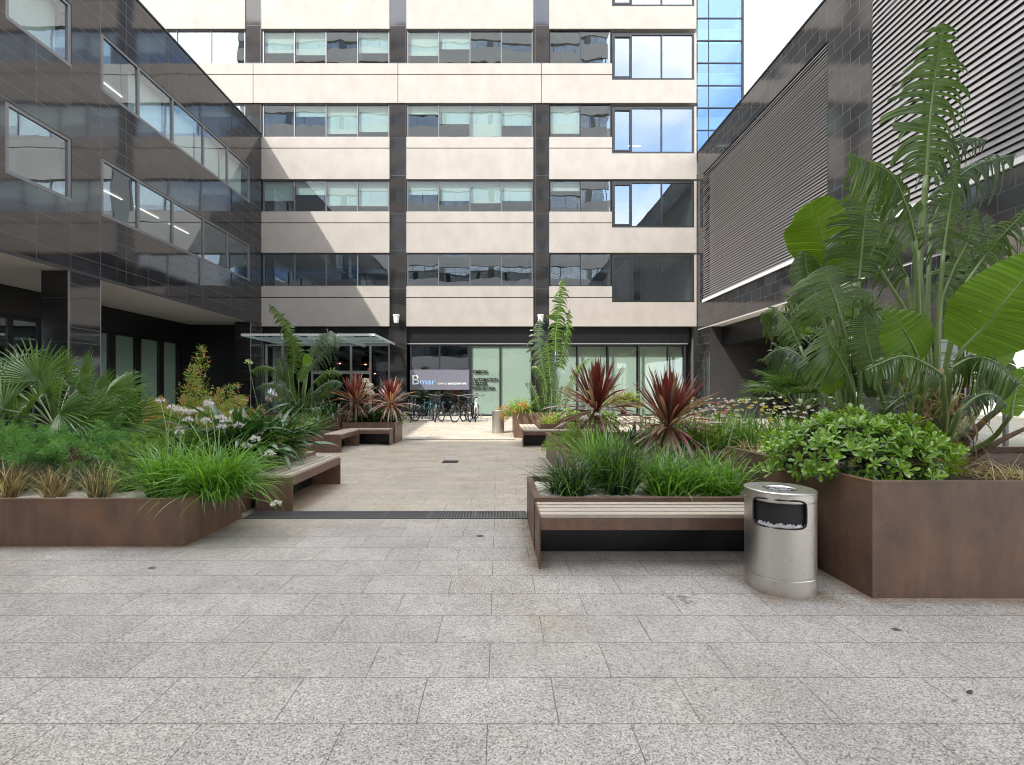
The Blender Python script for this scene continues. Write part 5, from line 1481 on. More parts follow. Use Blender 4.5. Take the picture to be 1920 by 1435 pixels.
def rosette_shrub(label, c, R, n, leafL, name="leafy_shrub"):
    """dome of leaf rosettes; c = (x,y,z), R = (rx,ry,rz)"""
    t = thing(name, label, "shrub", c)
    lb = MB(); sb = MB()
    cv = np.array(c)
    for i in range(n):
        d = RNG.normal(0,1,3); d /= np.linalg.norm(d)
        if d[2] < -0.25: d[2] = -d[2]
        k = RNG.uniform(0.80,1.03) if i % 4 else RNG.uniform(0.5,0.8)
        lump = 1 + 0.10*math.sin(d[0]*7+1.3)*math.cos(d[1]*6+d[2]*5)
        p = cv + d*np.array(R)*k*lump
        ax = Vector(d*np.array([1,1,0.7])+np.array([0,0,0.6])+RNG.normal(0,0.22,3)).normalized()
        if i % 3 == 0: sb.tube([tuple(cv+(p-cv)*0.3), tuple(cv+(p-cv)*0.7+np.array([0,0,-0.02])), tuple(p)],0.004,4,cap=False)
        a1 = ax.orthogonal().normalized(); a2 = ax.cross(a1)
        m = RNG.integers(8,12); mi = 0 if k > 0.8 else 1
        for j in range(m):
            th = j*2.4+RNG.uniform(-0.3,0.3); open_ = 0.35+0.75*j/m + RNG.uniform(-0.1,0.15)
            o = (a1*math.cos(th)+a2*math.sin(th))
            dr = (ax*math.cos(open_*1.25)+o*math.sin(open_*1.25)).normalized()
            s = dr.cross(ax)
            if s.length < 0.05: s = a1.copy()
            s.normalize(); nn = s.cross(dr)
            l = leafL*RNG.uniform(0.6,1.1); w = l*0.40
            b0 = Vector(p) - ax*(0.012*(j/m)*3)
            V = []
            for (u, ww) in ((0,0.10),(0.35,0.55),(0.68,1.0),(0.9,0.75),(1.0,0.12)):
                q = b0 + dr*(l*u) - nn*(0.18*l*u*u)
                V += [tuple(q-s*w*ww*0.5+nn*w*ww*0.14), tuple(q), tuple(q+s*w*ww*0.5+nn*w*ww*0.14)]
            lb.add(V, [(3*q+k2,3*q+k2+1,3*q+k2+4,3*q+k2+3) for q in range(4) for k2 in range(2)], mi)
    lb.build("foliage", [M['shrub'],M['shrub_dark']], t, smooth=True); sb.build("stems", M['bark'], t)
    return t

def strap_plant(label, c, n, L0, L1, w, mats=('strap',), flowers=None, spread=0.12, name="strap_leaved_plant", cv=(0.7,2.3), el=(0.5,1.5), group=None):
    return tuft(label, c, n, L0, L1, w, spread, el, cv, list(mats), name, "plant", group=group, seg=8, flowers=flowers, wmid=0.12)

# ================================================================== planting
# ---- front left low planter: sedges, grey-green grass, bright flowering grass
for px, lab, n in ((15,"brown sedge tuft at the left frame edge of the gravel planter",170),(103,"thin brown sedge tuft second from the left in the gravel planter",110),(186,"brown sedge tuft beside the bright green grass in the gravel planter",150)):
    d = 4.62; x = (px-935)/F*d
    tuft(lab, (x,d,0.38), int(n*1.5), 0.22, 0.47, 0.0080, 0.085, (0.75,1.5), (0.1,1.2), ['grass_brown','grass_straw','grass_dark'], "sedge_tuft", "grass", group="sedge tufts in the gravel", p2=0.45, seg=5)
for px, d, lab in ((45,5.0,"grey green arching grass behind the left sedge tufts"),(150,5.02,"grey green arching grass between two brown sedge tufts"),(232,4.95,"dark wispy grass arching just left of the bright green grass")):
    tuft(lab, ((px-935)/F*d,d,0.38), 240, 0.34, 0.66, 0.0065, 0.10, (0.5,1.3), (0.9,2.0), ['grass_grey','grass_dark'], "arching_grass", "grass", p2=0.4)
c1 = tuple(P(318,925,4.75)); c2 = tuple(P(408,925,4.72))
fl1 = [(tuple(P(px,py,d)), 0.045, 'petal_lilac', 26) for px, py, d in ((322,765,5.1),(345,770,5.0),(337,812,4.9),(300,752,5.2))]
fl2 = [(tuple(P(px,py,d)), 0.05, 'petal_lilac', 30) for px, py, d in ((352,788,4.95),(391,757,5.1),(386,790,5.0),(412,785,5.0),(518,946,4.45))]
tuft("bright green flowering grass clump in the middle of the gravel planter", (c1[0],4.75,0.38), 640, 0.38, 0.80, 0.0120, 0.19, (0.7,1.5), (0.5,1.7), ['grass_bright','grass_green'], "flowering_grass", "grass", flowers=fl1, seg=8)
tuft("bright green flowering grass spilling over the right corner of the gravel planter", (c2[0],4.70,0.38), 900, 0.42, 0.88, 0.0120, 0.22, (0.5,1.5), (0.7,2.0), ['grass_bright','grass_green'], "flowering_grass", "grass", lean=0.45, lean_az=-0.3, flowers=fl2, seg=9)

# ---- tall left planter: fan palm and asparagus fern
def big_palm():
    c = P(105,825,6.6)
    t = thing("fan_palm", "large fan palm spreading over the tall left planter", "palm", tuple(c))
    b = MB(); b.tube([c, P(107,795,6.6)],[0.12,0.09],10); b.build("trunk", M['bark'], t, smooth=True)
    rs = random.Random(5)
    hubs = [(72,712,6.5),(118,706,6.7),(163,716,6.6),(28,735,6.4),(92,742,6.1),(140,745,6.0),(200,738,6.3),(212,768,6.2),(55,775,6.0),(112,775,5.8),(168,778,5.9),(8,768,6.2),(5,715,6.8),(228,792,6.1),(182,752,6.8),(70,750,7.1),(130,725,7.2),(35,800,5.8),(95,805,5.8),(185,805,5.8),(215,745,7.0),(150,790,5.7),(40,700,7.2),(-25,745,6.4),(-20,790,6.2)]
    for (px,py,d) in hubs:
        h = P(px,py,d); o = h - (c+Vector((0,0,0.12)))
        D_ = Vector((o.x*1.2+rs.uniform(-.15,.15), o.y*0.5+rs.uniform(-0.35,0.1), o.z*1.0+rs.uniform(-0.35,0.15))).normalized()
        nh = Vector((rs.uniform(-0.5,0.5)-o.x*0.3, -1.0, rs.uniform(0.25,1.1)))
        fan_leaf(t, h, D_, nh, 0.64*rs.uniform(0.85,1.12), n=28, arc=rs.uniform(1.5,2.1), base=c+Vector((0,0,0.15)), droop=rs.uniform(0.05,0.3), w=0.034)
big_palm()
feathery("feathery green fern hanging over the rim below the fan palm", (-5.15,5.55,0.74), 110, 0.54, 0.26, ['fern'], 0, 0.040, "feathery_fern", "fern", 260, (0.1,1.2), (0.4,1.8), w=0.07)
feathery("feathery green fern at the left frame edge under the palm", (-5.95,5.60,0.74), 100, 0.52, 0.26, ['fern'], 0, 0.040, "feathery_fern", "fern", 260, (0.1,1.2), (0.4,1.8), w=0.07)
tuft("dry brown grass creeping under the fern on the tall left planter", (-4.95,5.0,0.40), 130, 0.3, 0.55, 0.006, 0.2, (0.2,0.9), (0.6,1.6), ['grass_dark','grass_brown'], "arching_grass", "grass", p2=0.5)

# ---- flower planter beside the left bench
feathery("yellow green feathery fern between the palm and the white flowers", (-4.30,5.62,0.50), 100, 0.62, 0.18, ['fern_yellow','fern'], 0.4, 0.04, "feathery_fern", "fern", 240, (0.4,1.4), (0.4,1.5), w=0.08)
tops = [(0.0,1.56,0.04,1.66),(0.0,1.5,0.08,1.35),(2.9,1.45,0.2,1.2),(0.1,1.2,0.35,1.25),(3.3,1.15,0.5,1.1),(0.5,1.05,0.5,1.2),(3.0,1.0,0.5,1.15)]
feathery("tall feathery shrub with an orange tinted spire beside the fan palm", (-4.45,6.75,0.50), 56, 1.0, 0.17, ['fern_yellow','fern_pink','fern','fern_orange'], 0.5, 0.060, "feathery_shrub", "shrub", 130, (0.5,1.45), (0.2,1.1), tops, w=0.22)
feathery("low orange and yellow shrub among the white flower heads", (-3.62,6.45,0.50), 60, 0.74, 0.17, ['fern_yellow','fern_orange','fern'], 0.55, 0.05, "feathery_shrub", "shrub", 170, (0.5,1.4), (0.3,1.2), w=0.14)
def fl(lst, r=0.06, mat='petal_lilac', n=40): return [(tuple(P(px,py,d)), r, mat, n) for px, py, d in lst]
strap_plant("strap leaved lily with pale lilac flower heads next to the bright grass", (-3.92,5.85,0.50), 120, 0.50, 0.92, 0.050, ('strap',), fl(((333,770,5.9),(352,775,5.7),(372,771,5.8),(391,760,5.9),(425,790,5.7),(440,775,5.8))), group="strap leaved lilies on the left")
strap_plant("strap leaved lily bending over the bench with few lilac flowers", (-3.40,5.95,0.52), 200, 0.60, 1.10, 0.060, ('strap',), fl(((415,804,5.6),(448,800,5.6),(478,825,5.5),(505,852,5.5),(463,838,5.5))), spread=0.20, group="strap leaved lilies on the left")
strap_plant("strap leaved lily at the far end of the left flower planter", (-3.33,6.65,0.52), 180, 0.60, 1.12, 0.060, ('strap',), [(tuple(P(466,681,6.5)), 0.055, 'seed', 36)], spread=0.18, group="strap leaved lilies on the left")

# ---- reddish shrubs further back on the left
feathery("pinkish feathery shrub in front of the person on the terrace", (-5.65,9.1,0.56), 44, 0.95, 0.25, ['fern_yellow','fern_pink','fern_orange'], 0.85, 0.05, "feathery_shrub", "shrub", 170, (0.5,1.4), (0.3,1.1), w=0.18)
feathery("green and pink feathery shrub against the dark left wall", (-6.35,9.3,0.56), 44, 1.0, 0.25, ['fern_yellow','fern_pink'], 0.75, 0.05, "feathery_shrub", "shrub", 170, (0.5,1.45), (0.3,1.1), w=0.18)
strap_plant("low lily with drooping leaves between left shrubs and the corner bench", (-5.25,8.75,0.56), 70, 0.4, 0.75, 0.035, ('strap',), None)

# ---- left middle planters
tuft("spiky green grass tuft above the far left corner bench", (-4.72,11.3,0.40), 330, 0.45, 0.85, 0.016, 0.26, (0.5,1.5), (0.2,1.2), ['grass_green','grass_dark','grass_bright'], "spiky_grass", "grass", p2=0.4)
strap_plant("small lily with reddish tips at the left end of the corner planter", (-5.3,11.2,0.40), 60, 0.4, 0.7, 0.04, ('strap','fern_orange'), None)
sword_plant("smaller red sword-leaved plant on a thin trunk nearest the left torn leaves", (-4.10,13.0,0.52), 0.62, 150, 0.55, 0.95, 0.042)
sword_plant("smaller red sword-leaved plant at the open end of its left planter", (-3.12,13.1,0.52), 0.56, 150, 0.55, 0.92, 0.042)
for k, (x, y, lab, m) in enumerate(((-4.0,13.45,"green lily clump behind the left red sword-leaved plant",'strap'),(-3.62,13.3,"green lily clump between the two small red sword-leaved plants",'strap'),(-3.2,13.5,"bright green lily clump at the right end of that planter",'strap_lime'))):
    strap_plant(lab, (x,y,0.52), 120, 0.40, 0.75, 0.036, ('strap',m), None, spread=0.25)
tuft("small bright green tuft spilling off the planter end by the bright paving", (-2.98,13.4,0.52), 80, 0.2, 0.45, 0.02, 0.08, (0.2,1.3), (0.8,2.0), ['strap_lime'], "grass_clump", "grass")

# ---- giant torn-leaved plants --------------------------------------
def rosette_giant(label, name, c, leaves, extra=0, d0=4.3, R=1.0, stems=0):
    t = thing(name, label, "plant", c)
    for lf in leaves:
        torn_leaf(t, **lf)
    return t
def leaf(bl, hw, pet, d=None, **k):
    """pixel paths (px, py, depth) turned into world points; hw in photo pixels"""
    dd = bl[0][2]
    return dict(blade=[P(*q) for q in bl], hw=hw/F*dd, petiole=[P(*q) for q in pet] if pet else None, **k)

# left, in the tall planter
dl = 13.6
Lf = []
b0 = (563,790,dl)
Lf.append(leaf([(571,680,dl),(553,640,dl),(530,600,dl),(505,571,dl-0.2)], 15, [b0,(570,740,dl),(571,680,dl)], torn=0.95, gaps=0.9, droop=0.35))
Lf.append(leaf([(549,700,dl-0.3),(552,672,dl-0.3),(548,645,dl-0.4),(540,622,dl-0.5)], 22, [b0,(553,745,dl-0.2),(549,700,dl-0.3)], torn=0.95, gaps=0.9, droop=0.3, mat='giant'))
Lf.append(leaf([(573,680,dl),(590,655,dl),(612,632,dl),(636,628,dl+0.1)], 24, [b0,(568,730,dl),(573,680,dl)], torn=0.95, gaps=0.9, droop=0.35, mat='giant_grey'))
Lf.append(leaf([(578,690,dl+0.2),(600,668,dl+0.3),(622,645,dl+0.3),(640,640,dl+0.3)], 20, [b0,(572,740,dl),(578,690,dl+0.2)], torn=0.95, gaps=0.9, droop=0.4, mat='giant_grey'))
Lf.append(leaf([(535,715,dl-0.4),(530,698,dl-0.5),(526,682,dl-0.5),(523,672,dl-0.5)], 11, [b0,(545,750,dl-0.2),(535,715,dl-0.4)], torn=0.05, droop=0.05, mat='giant_grey'))
Lf.append(leaf([(545,735,dl-0.5),(543,715,dl-0.5),(541,700,dl-0.5),(543,688,dl-0.5)], 9, [b0,(550,760,dl-0.4),(545,735,dl-0.5)], torn=0.05, droop=0.05, mat='giant'))
Lf.append(leaf([(574,700,dl-0.4),(575,688,dl-0.4),(576,675,dl-0.4),(573,664,dl-0.4)], 9, [b0,(570,740,dl-0.3),(574,700,dl-0.4)], torn=0.03, droop=0.0, mat='giant_lime'))
Lf.append(leaf([(535,710,dl),(512,692,dl),(490,688,dl),(470,696,dl)], 14, [b0,(550,745,dl),(535,710,dl)], torn=0.95, gaps=0.9, droop=0.7))
Lf.append(leaf([(545,735,dl-0.6),(520,722,dl-0.7),(500,720,dl-0.8),(480,728,dl-0.8)], 12, [b0,(552,755,dl-0.4),(545,735,dl-0.6)], torn=0.95, gaps=0.9, droop=0.7, mat='giant_grey'))
Lf.append(leaf([(590,715,dl-0.3),(608,700,dl-0.3),(625,695,dl-0.3),(640,702,dl-0.3)], 13, [b0,(575,745,dl-0.2),(590,715,dl-0.3)], torn=0.95, gaps=0.9, droop=0.7))
Lf.append(leaf([(590,735,dl-0.6),(610,720,dl-0.6),(630,715,dl-0.6),(642,722,dl-0.6)], 12, [b0,(575,755,dl-0.4),(590,735,dl-0.6)], torn=0.95, gaps=0.9, droop=0.8, mat='giant_grey'))
Lf.append(leaf([(560,715,dl-0.6),(566,700,dl-0.6),(573,690,dl-0.6),(584,683,dl-0.6)], 11, [b0,(560,745,dl-0.4),(560,715,dl-0.6)], torn=0.3, droop=0.2))
for i in range(9):
    px = 535+i*8; Lf.append(leaf([(px,770-(i*37%30),dl-0.7),(px+(i-4)*5,745-(i*29%28),dl-0.8),(px+(i-4)*10,735-(i*17%20),dl-0.9)], 9, [b0,(px,775,dl-0.6),(px,770-(i*37%30),dl-0.7)], torn=0.95, gaps=0.9, droop=0.6, mat='giant' if i%2 else 'giant_grey'))
rosette_giant("tall torn-leaved plant in front of the entrance canopy", "torn_leaf_plant", tuple(P(*b0)), Lf)
strap_plant("dark lily under the left torn-leaved plant", (-5.75,12.95,0.74), 100, 0.5, 0.9, 0.045, ('strap',), None, spread=0.3)
strap_plant("dark lily with arching leaves at the right side of the left torn-leaved plant", (-4.85,13.0,0.74), 100, 0.5, 0.85, 0.04, ('strap',), None, spread=0.25)

# right centre, narrow upright
dr = 14.9
Lf = []
b0 = (1028,785,dr); b1 = (1040,785,dr)
Lf.append(leaf([(1042,660,dr),(1043,620,dr),(1050,570,dr),(1056,522,dr)], 22, [b1,(1041,720,dr),(1042,660,dr)], torn=0.95, gaps=0.9, droop=0.35))
Lf.append(leaf([(1050,690,dr+0.1),(1055,660,dr+0.1),(1062,630,dr+0.1),(1068,580,dr+0.2)], 16, [b1,(1045,740,dr),(1050,690,dr+0.1)], torn=0.95, gaps=0.9, droop=0.4))
Lf.append(leaf([(1020,705,dr),(1014,670,dr),(1010,635,dr),(1012,598,dr)], 24, [b0,(1024,750,dr),(1020,705,dr)], torn=0.95, gaps=0.9, droop=0.5, mat='giant_grey'))
Lf.append(leaf([(1026,735,dr-0.3),(1020,710,dr-0.3),(1008,690,dr-0.3),(995,690,dr-0.3)], 14, [b0,(1026,760,dr-0.2),(1026,735,dr-0.3)], torn=0.95, gaps=0.9, droop=0.6))
Lf.append(leaf([(1033,720,dr-0.2),(1030,690,dr-0.2),(1028,662,dr-0.2),(1024,640,dr-0.2)], 15, [b0,(1031,750,dr-0.1),(1033,720,dr-0.2)], torn=0.95, gaps=0.9, droop=0.4))
Lf.append(leaf([(1066,720,dr),(1078,700,dr),(1090,685,dr),(1105,672,dr)], 8, [b1,(1052,760,dr),(1066,720,dr)], torn=0.95, gaps=0.9, droop=0.3))
Lf.append(leaf([(1058,745,dr-0.3),(1064,728,dr-0.3),(1070,720,dr-0.3),(1080,716,dr-0.3)], 9, [b1,(1050,765,dr-0.2),(1058,745,dr-0.3)], torn=0.95, gaps=0.9, droop=0.5, mat='giant_grey'))
Lf.append(leaf([(1008,745,dr-0.3),(1000,728,dr-0.3),(992,718,dr-0.3),(984,720,dr-0.3)], 9, [b0,(1018,765,dr-0.2),(1008,745,dr-0.3)], torn=0.95, gaps=0.9, droop=0.5, mat='giant_grey'))
for i in range(5):
    px = 1012+i*11; Lf.append(leaf([(px,765,dr-0.4),(px+(i-2)*5,740-(i*13%17),dr-0.45),(px+(i-2)*9,728-(i*13%17),dr-0.5)], 8, [(px,790,dr-0.3),(px,765,dr-0.4)], torn=0.95, gaps=0.9, droop=0.6))
rosette_giant("tall narrow plant of torn upright leaves in the far right planter", "torn_leaf_plant", tuple(P(*b0)), Lf)
feathery("orange tinted grassy shrub at the left end of the far right planter", (0.55,14.55,0.74), 36, 0.62, 0.12, ['fern_yellow','fern_orange'], 0.9, 0.06, "feathery_shrub", "shrub", 90, (0.1,1.4), (0.5,1.8), w=0.12)
strap_plant("yellow green grassy clump left of the narrow upright plant", (0.78,14.6,0.74), 120, 0.5, 0.9, 0.028, ('strap_lime','grass_bright'), None, spread=0.2)
strap_plant("dark lily at the foot of the narrow upright plant", (1.35,14.5,0.74), 90, 0.4, 0.75, 0.035, ('strap',), None, spread=0.2)
tuft("pale straw yellow grass tuft on the small far right planter box", (1.40,12.75,0.50), 220, 0.3, 0.55, 0.010, 0.14, (0.7,1.5), (0.2,1.3), ['grass_pale','grass_bright'], "grass_clump", "grass")
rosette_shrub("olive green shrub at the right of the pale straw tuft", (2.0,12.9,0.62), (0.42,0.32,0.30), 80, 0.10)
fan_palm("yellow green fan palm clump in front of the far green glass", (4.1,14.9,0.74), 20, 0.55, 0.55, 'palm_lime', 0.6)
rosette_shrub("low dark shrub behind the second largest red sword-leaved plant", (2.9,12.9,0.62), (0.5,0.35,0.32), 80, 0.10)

strap_plant("white flowering plant between the two small red sword-leaved plants", (-4.55,16.3,0.14), 40, 0.5, 0.9, 0.03, ('strap',), fl(((686,716,16.3),(692,724,16.2),(688,733,16.2),(695,738,16.3)), 0.14, 'petal_white', 40))

# ---- low planter behind the front bench: four grasses
tuft("dark blue green grass at the left end of the front bench planter", (0.72,4.62,0.42), 330, 0.34, 0.64, 0.0155, 0.17, (0.45,1.5), (0.5,1.8), ['grass_dark','grass_green'], "spiky_grass", "grass", seg=8, p2=0.2)
tuft("tall stiff dark grass second from the left behind the front bench", (1.23,4.62,0.42), 360, 0.44, 0.70, 0.0160, 0.15, (0.85,1.55), (0.1,1.1), ['grass_dark','grass_green'], "spiky_grass", "grass", seg=7, p2=0.35)
tuft("soft bright green grass third from the left behind the front bench", (1.72,4.60,0.42), 440, 0.34, 0.64, 0.0135, 0.21, (0.6,1.5), (0.4,1.7), ['grass_bright','grass_green'], "soft_grass", "grass", seg=8, p2=0.35)
tuft("soft bright green grass beside the tall front right planter", (2.22,4.62,0.42), 440, 0.34, 0.66, 0.0135, 0.21, (0.5,1.5), (0.4,1.7), ['grass_bright','grass_green'], "soft_grass", "grass", seg=8, p2=0.35)
tuft("taller bright green grass rising behind the stiff dark grass", (1.15,5.02,0.42), 330, 0.50, 0.88, 0.0140, 0.18, (0.8,1.5), (0.2,1.2), ['grass_bright','grass_green'], "soft_grass", "grass", seg=7, p2=0.3)
tuft("sparse dark grass along the back edge of the front bench planter", (1.95,5.05,0.42), 320, 0.35, 0.66, 0.0090, 0.26, (0.6,1.5), (0.3,1.3), ['grass_green','grass_dark'], "soft_grass", "grass", seg=7, p2=0.4)

# ---- flower planter behind, with the large sword plants
sword_plant("largest red sword-leaved plant with a pale trunk in the right flower planter", (2.62,7.0,0.50), 0.42, 210, 0.62, 1.02, 0.042, 0.05)
sword_plant("second largest red sword-leaved plant left of the largest one", (1.72,8.0,0.50), 0.62, 200, 0.64, 1.02, 0.042, 0.045)
feathery("low yellow green shrub at the left end of the right flower planter", (1.42,7.5,0.50), 40, 0.6, 0.18, ['fern_yellow','strap_lime'], 0.5, 0.05, "feathery_shrub", "shrub", 120, (0.4,1.4), (0.4,1.5), w=0.13)
strap_plant("dark lily with whitish flowers between the two largest red plants", (2.15,7.35,0.50), 100, 0.35, 0.65, 0.03, ('strap',), fl(((1105,768,7.4),(1122,778,7.3),(1096,785,7.3),(1135,770,7.4)), 0.06, 'petal_lilac', 36), spread=0.2)
spots = [(3.1,7.15),(3.55,7.4),(4.05,7.2),(4.6,7.5),(5.1,7.2),(3.3,8.0),(3.9,8.2),(4.5,8.3),(5.1,8.1),(5.6,7.6),(3.0,8.9),(3.8,9.2),(4.7,9.2)]
labs = ["white daisy clump nearest the largest red sword-leaved plant","pink and white flower clump behind the grass of the front bench","white and yellow flower clump behind the dry grass rim","white flower clump left of the fan palm trunk","white flower clump under the torn leaves","yellow flower clump in the second row near the red plant","white daisy clump in the middle of the flower planter","yellow and white clump below the dark door","white flower clump in front of the small fan palm","white flower clump hidden behind the glossy shrub","tall white flower clump at the back near the pier","yellow flower clump at the back of the flower planter","white flower clump at the back right of the flower planter"]
for (x, y), lab in zip(spots, labs):
    t = thing("flowering_plant", lab, "flower", (x,y,0.50), "flower clumps of the right planter")
    lb = MB(); n = 130
    base = np.stack([x+RNG.normal(0,0.14,n), y+RNG.normal(0,0.12,n), np.full(n,0.48)],1)
    blades(lb, base, U(0,6.28,n), U(0.7,1.5,n), U(0.2,1.4,n), U(0.35,0.85,n), U(0.014,0.030,n), 5, np.where(RNG.random(n)<0.3,1,0))
    lb.build("foliage", [M['grass_green'],M['strap_lime']], t, smooth=True)
    mats = ['petal_white','petal_yellow'] if 'yellow' in lab else (['petal_white','petal_pink'] if 'pink' in lab else ['petal_white'])
    for q, m in enumerate(mats):
        k = 20 if len(mats) == 1 else 11
        for _ in range(k):
            fb = MB()
            h = np.array([x+RNG.normal(0,0.19), y+RNG.normal(0,0.17), 0.50+RNG.uniform(0.30,0.85)])
            nn = 11; d = RNG.normal(0,1,(nn,3)); d[:,2] = np.abs(d[:,2])*0.5+0.1
            leaflets(fb, np.repeat(h[None],nn,0), d, U(0.035,0.055,nn), U(0.016,0.024,nn))
            fb.build("flower", M[m], t)
fan_palm("small fan palm behind the glossy shrub of the tall right planter", tuple(P(1500,800,8.6)), 26, 0.85, 0.62, 'palm', 0.9)
fan_palm("fan palm with fine fronds reaching up beside the right building", tuple(P(1590,760,9.4)), 20, 1.5, 0.75, 'palm', 1.2)
tuft("dry straw grass on the rim corner of the tall right planter", (2.85,5.05,0.75), 160, 0.15, 0.38, 0.007, 0.14, (0.0,1.2), (0.2,1.3), ['grass_straw','grass_brown'], "dry_grass", "grass", p2=0.2)

# ---- tall right planter: glossy shrub, giant plant, dry grass
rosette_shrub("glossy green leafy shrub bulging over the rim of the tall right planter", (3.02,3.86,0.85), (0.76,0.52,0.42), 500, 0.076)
tuft("dry straw mulch grass at the right end of the tall right planter", (4.25,3.75,0.76), 420, 0.10, 0.30, 0.006, 0.34, (0.0,1.0), (0.2,1.6), ['grass_straw','grass_brown'], "dry_grass", "grass", p2=0.3)
tuft("brown drooping dry grass at the foot of the giant leaves", (3.85,3.95,0.76), 160, 0.2, 0.42, 0.007, 0.12, (0.3,1.3), (0.8,2.0), ['grass_brown','grass_straw'], "dry_grass", "grass", p2=0.4)

d = 4.45
B1 = (1700,850,d); B2 = (1760,860,d-0.1); B3 = (1590,800,d+0.3)
Lf = []
Lf.append(leaf([(1736,330,d),(1742,240,d),(1752,150,d),(1768,42,d-0.1)], 83, [B1,(1712,640,d),(1728,450,d),(1736,330,d)], torn=0.72, droop=0.38, r0=0.030, gaps=0.6, end=0.42))
Lf.append(leaf([(1550,505,d+0.5),(1544,465,d+0.5),(1534,420,d+0.5),(1522,378,d+0.45)], 76, [B3,(1575,620,d+0.4),(1550,530,d+0.5),(1543,484,d+0.5)], torn=0.02, droop=0.05, mat='giant_lime', end=0.42, nh=(0.1,-1,0.2)))
Lf.append(leaf([(1611,520,d+0.1),(1618,450,d+0.1),(1624,390,d+0.1),(1634,318,d)], 78, [B3,(1600,660,d+0.2),(1611,520,d+0.1)], torn=0.5, droop=0.25, gaps=0.7, end=0.4))
Lf.append(leaf([(1716,450,d-0.2),(1700,390,d-0.3),(1668,325,d-0.4),(1590,288,d-0.5)], 73, [B1,(1722,620,d-0.1),(1716,450,d-0.2)], torn=0.9, droop=0.85, gaps=0.65))
Lf.append(leaf([(1574,588,d-0.2),(1566,560,d-0.2),(1556,535,d-0.2),(1545,500,d-0.2)], 102, [B3,(1590,680,d),(1574,588,d-0.2)], torn=0.5, droop=0.3, end=0.35, mat='giant'))
Lf.append(leaf([(1586,695,d-0.3),(1573,670,d-0.35),(1560,650,d-0.4),(1547,615,d-0.4)], 73, [B3,(1600,750,d-0.1),(1586,695,d-0.3)], torn=0.6, droop=0.35))
Lf.append(leaf([(1724,678,d-0.5),(1712,650,d-0.55),(1695,620,d-0.6),(1672,582,d-0.6)], 51, [B1,(1728,760,d-0.3),(1724,678,d-0.5)], torn=0.02, droop=0.05, mat='giant_lime', nh=(-0.25,-1,0.1), end=0.72))
Lf.append(leaf([(1803,655,d-0.7),(1850,608,d-0.8),(1888,560,d-0.9),(1965,470,d-1.0)], 76, [B2,(1775,740,d-0.5),(1803,655,d-0.7)], torn=0.02, droop=0.12, mat='giant_lime', end=0.55, nh=(-0.3,-1,0.3)))
Lf.append(leaf([(1769,470,d-0.1),(1776,420,d-0.1),(1784,370,d-0.1),(1794,300,d-0.2)], 59, [B2,(1756,660,d-0.1),(1769,470,d-0.1)], torn=0.85, droop=0.7, gaps=0.7))
Lf.append(leaf([(1814,526,d-0.3),(1845,482,d-0.3),(1880,440,d-0.4),(1935,385,d-0.5)], 56, [B2,(1776,680,d-0.2),(1814,526,d-0.3)], torn=0.9, droop=0.95, gaps=0.65))
Lf.append(leaf([(1768,705,d-0.7),(1735,682,d-0.8),(1690,668,d-0.9),(1622,694,d-0.9)], 37, [B2,(1772,790,d-0.5),(1768,705,d-0.7)], torn=0.8, droop=1.1))
Lf.append(leaf([(1782,690,d-0.7),(1820,672,d-0.7),(1860,676,d-0.8),(1915,720,d-0.8)], 41, [B2,(1775,780,d-0.5),(1782,690,d-0.7)], torn=0.8, droop=1.0))
Lf.append(leaf([(1568,735,d+0.1),(1560,715,d+0.1),(1550,700,d+0.1),(1540,680,d+0.1)], 32, [B3,(1575,770,d+0.1),(1568,735,d+0.1)], torn=0.04, droop=0.1, mat='giant_lime', end=0.4))
Lf.append(leaf([(1602,735,d+0.2),(1598,712,d+0.2),(1592,690,d+0.2),(1588,668,d+0.2)], 24, [B3,(1602,780,d+0.2),(1602,735,d+0.2)], torn=0.04, droop=0.05, mat='giant'))
Lf.append(leaf([(1646,745,d+0.3),(1643,720,d+0.3),(1640,700,d+0.3),(1636,680,d+0.3)], 34, [B1,(1660,800,d+0.2),(1646,745,d+0.3)], torn=0.04, droop=0.1, mat='giant_grey', end=0.4))
Lf.append(leaf([(1735,735,d+0.1),(1722,712,d),(1708,700,d),(1690,695,d)], 29, [B1,(1740,790,d),(1735,735,d+0.1)], torn=0.3, droop=0.4, mat='giant_lime'))
Lf.append(leaf([(1895,780,d-0.5),(1900,750,d-0.5),(1910,720,d-0.5),(1930,690,d-0.5)], 32, [B2,(1850,830,d-0.3),(1895,780,d-0.5)], torn=0.1, droop=0.2, mat='giant_lime'))
Lf.append(leaf([(1850,745,d-0.1),(1862,715,d-0.1),(1872,690,d-0.1),(1880,660,d-0.1)], 41, [B2,(1815,800,d-0.1),(1850,745,d-0.1)], torn=0.15, droop=0.2, mat='giant'))
Lf.append(leaf([(1800,770,d-0.8),(1830,745,d-0.85),(1860,740,d-0.9),(1890,760,d-0.9)], 27, [B2,(1780,820,d-0.6),(1800,770,d-0.8)], torn=0.9, droop=0.9, mat='giant_grey'))
Lf.append(leaf([(1640,790,d-0.2),(1665,765,d-0.3),(1690,745,d-0.3),(1715,735,d-0.3)], 24, [B1,(1670,830,d-0.2),(1640,790,d-0.2)], torn=0.9, droop=0.8, mat='giant_grey'))
Lf.append(leaf([(1655,640,d+0.4),(1640,600,d+0.5),(1625,575,d+0.5),(1600,560,d+0.5)], 49, [B1,(1690,740,d+0.3),(1655,640,d+0.4)], torn=0.7, droop=0.6))
Lf.append(leaf([(1890,560,d+0.5),(1880,500,d+0.5),(1865,455,d+0.5),(1850,400,d+0.5)], 54, [B2,(1850,720,d+0.3),(1890,560,d+0.5)], torn=0.85, droop=0.8, mat='giant_grey'))
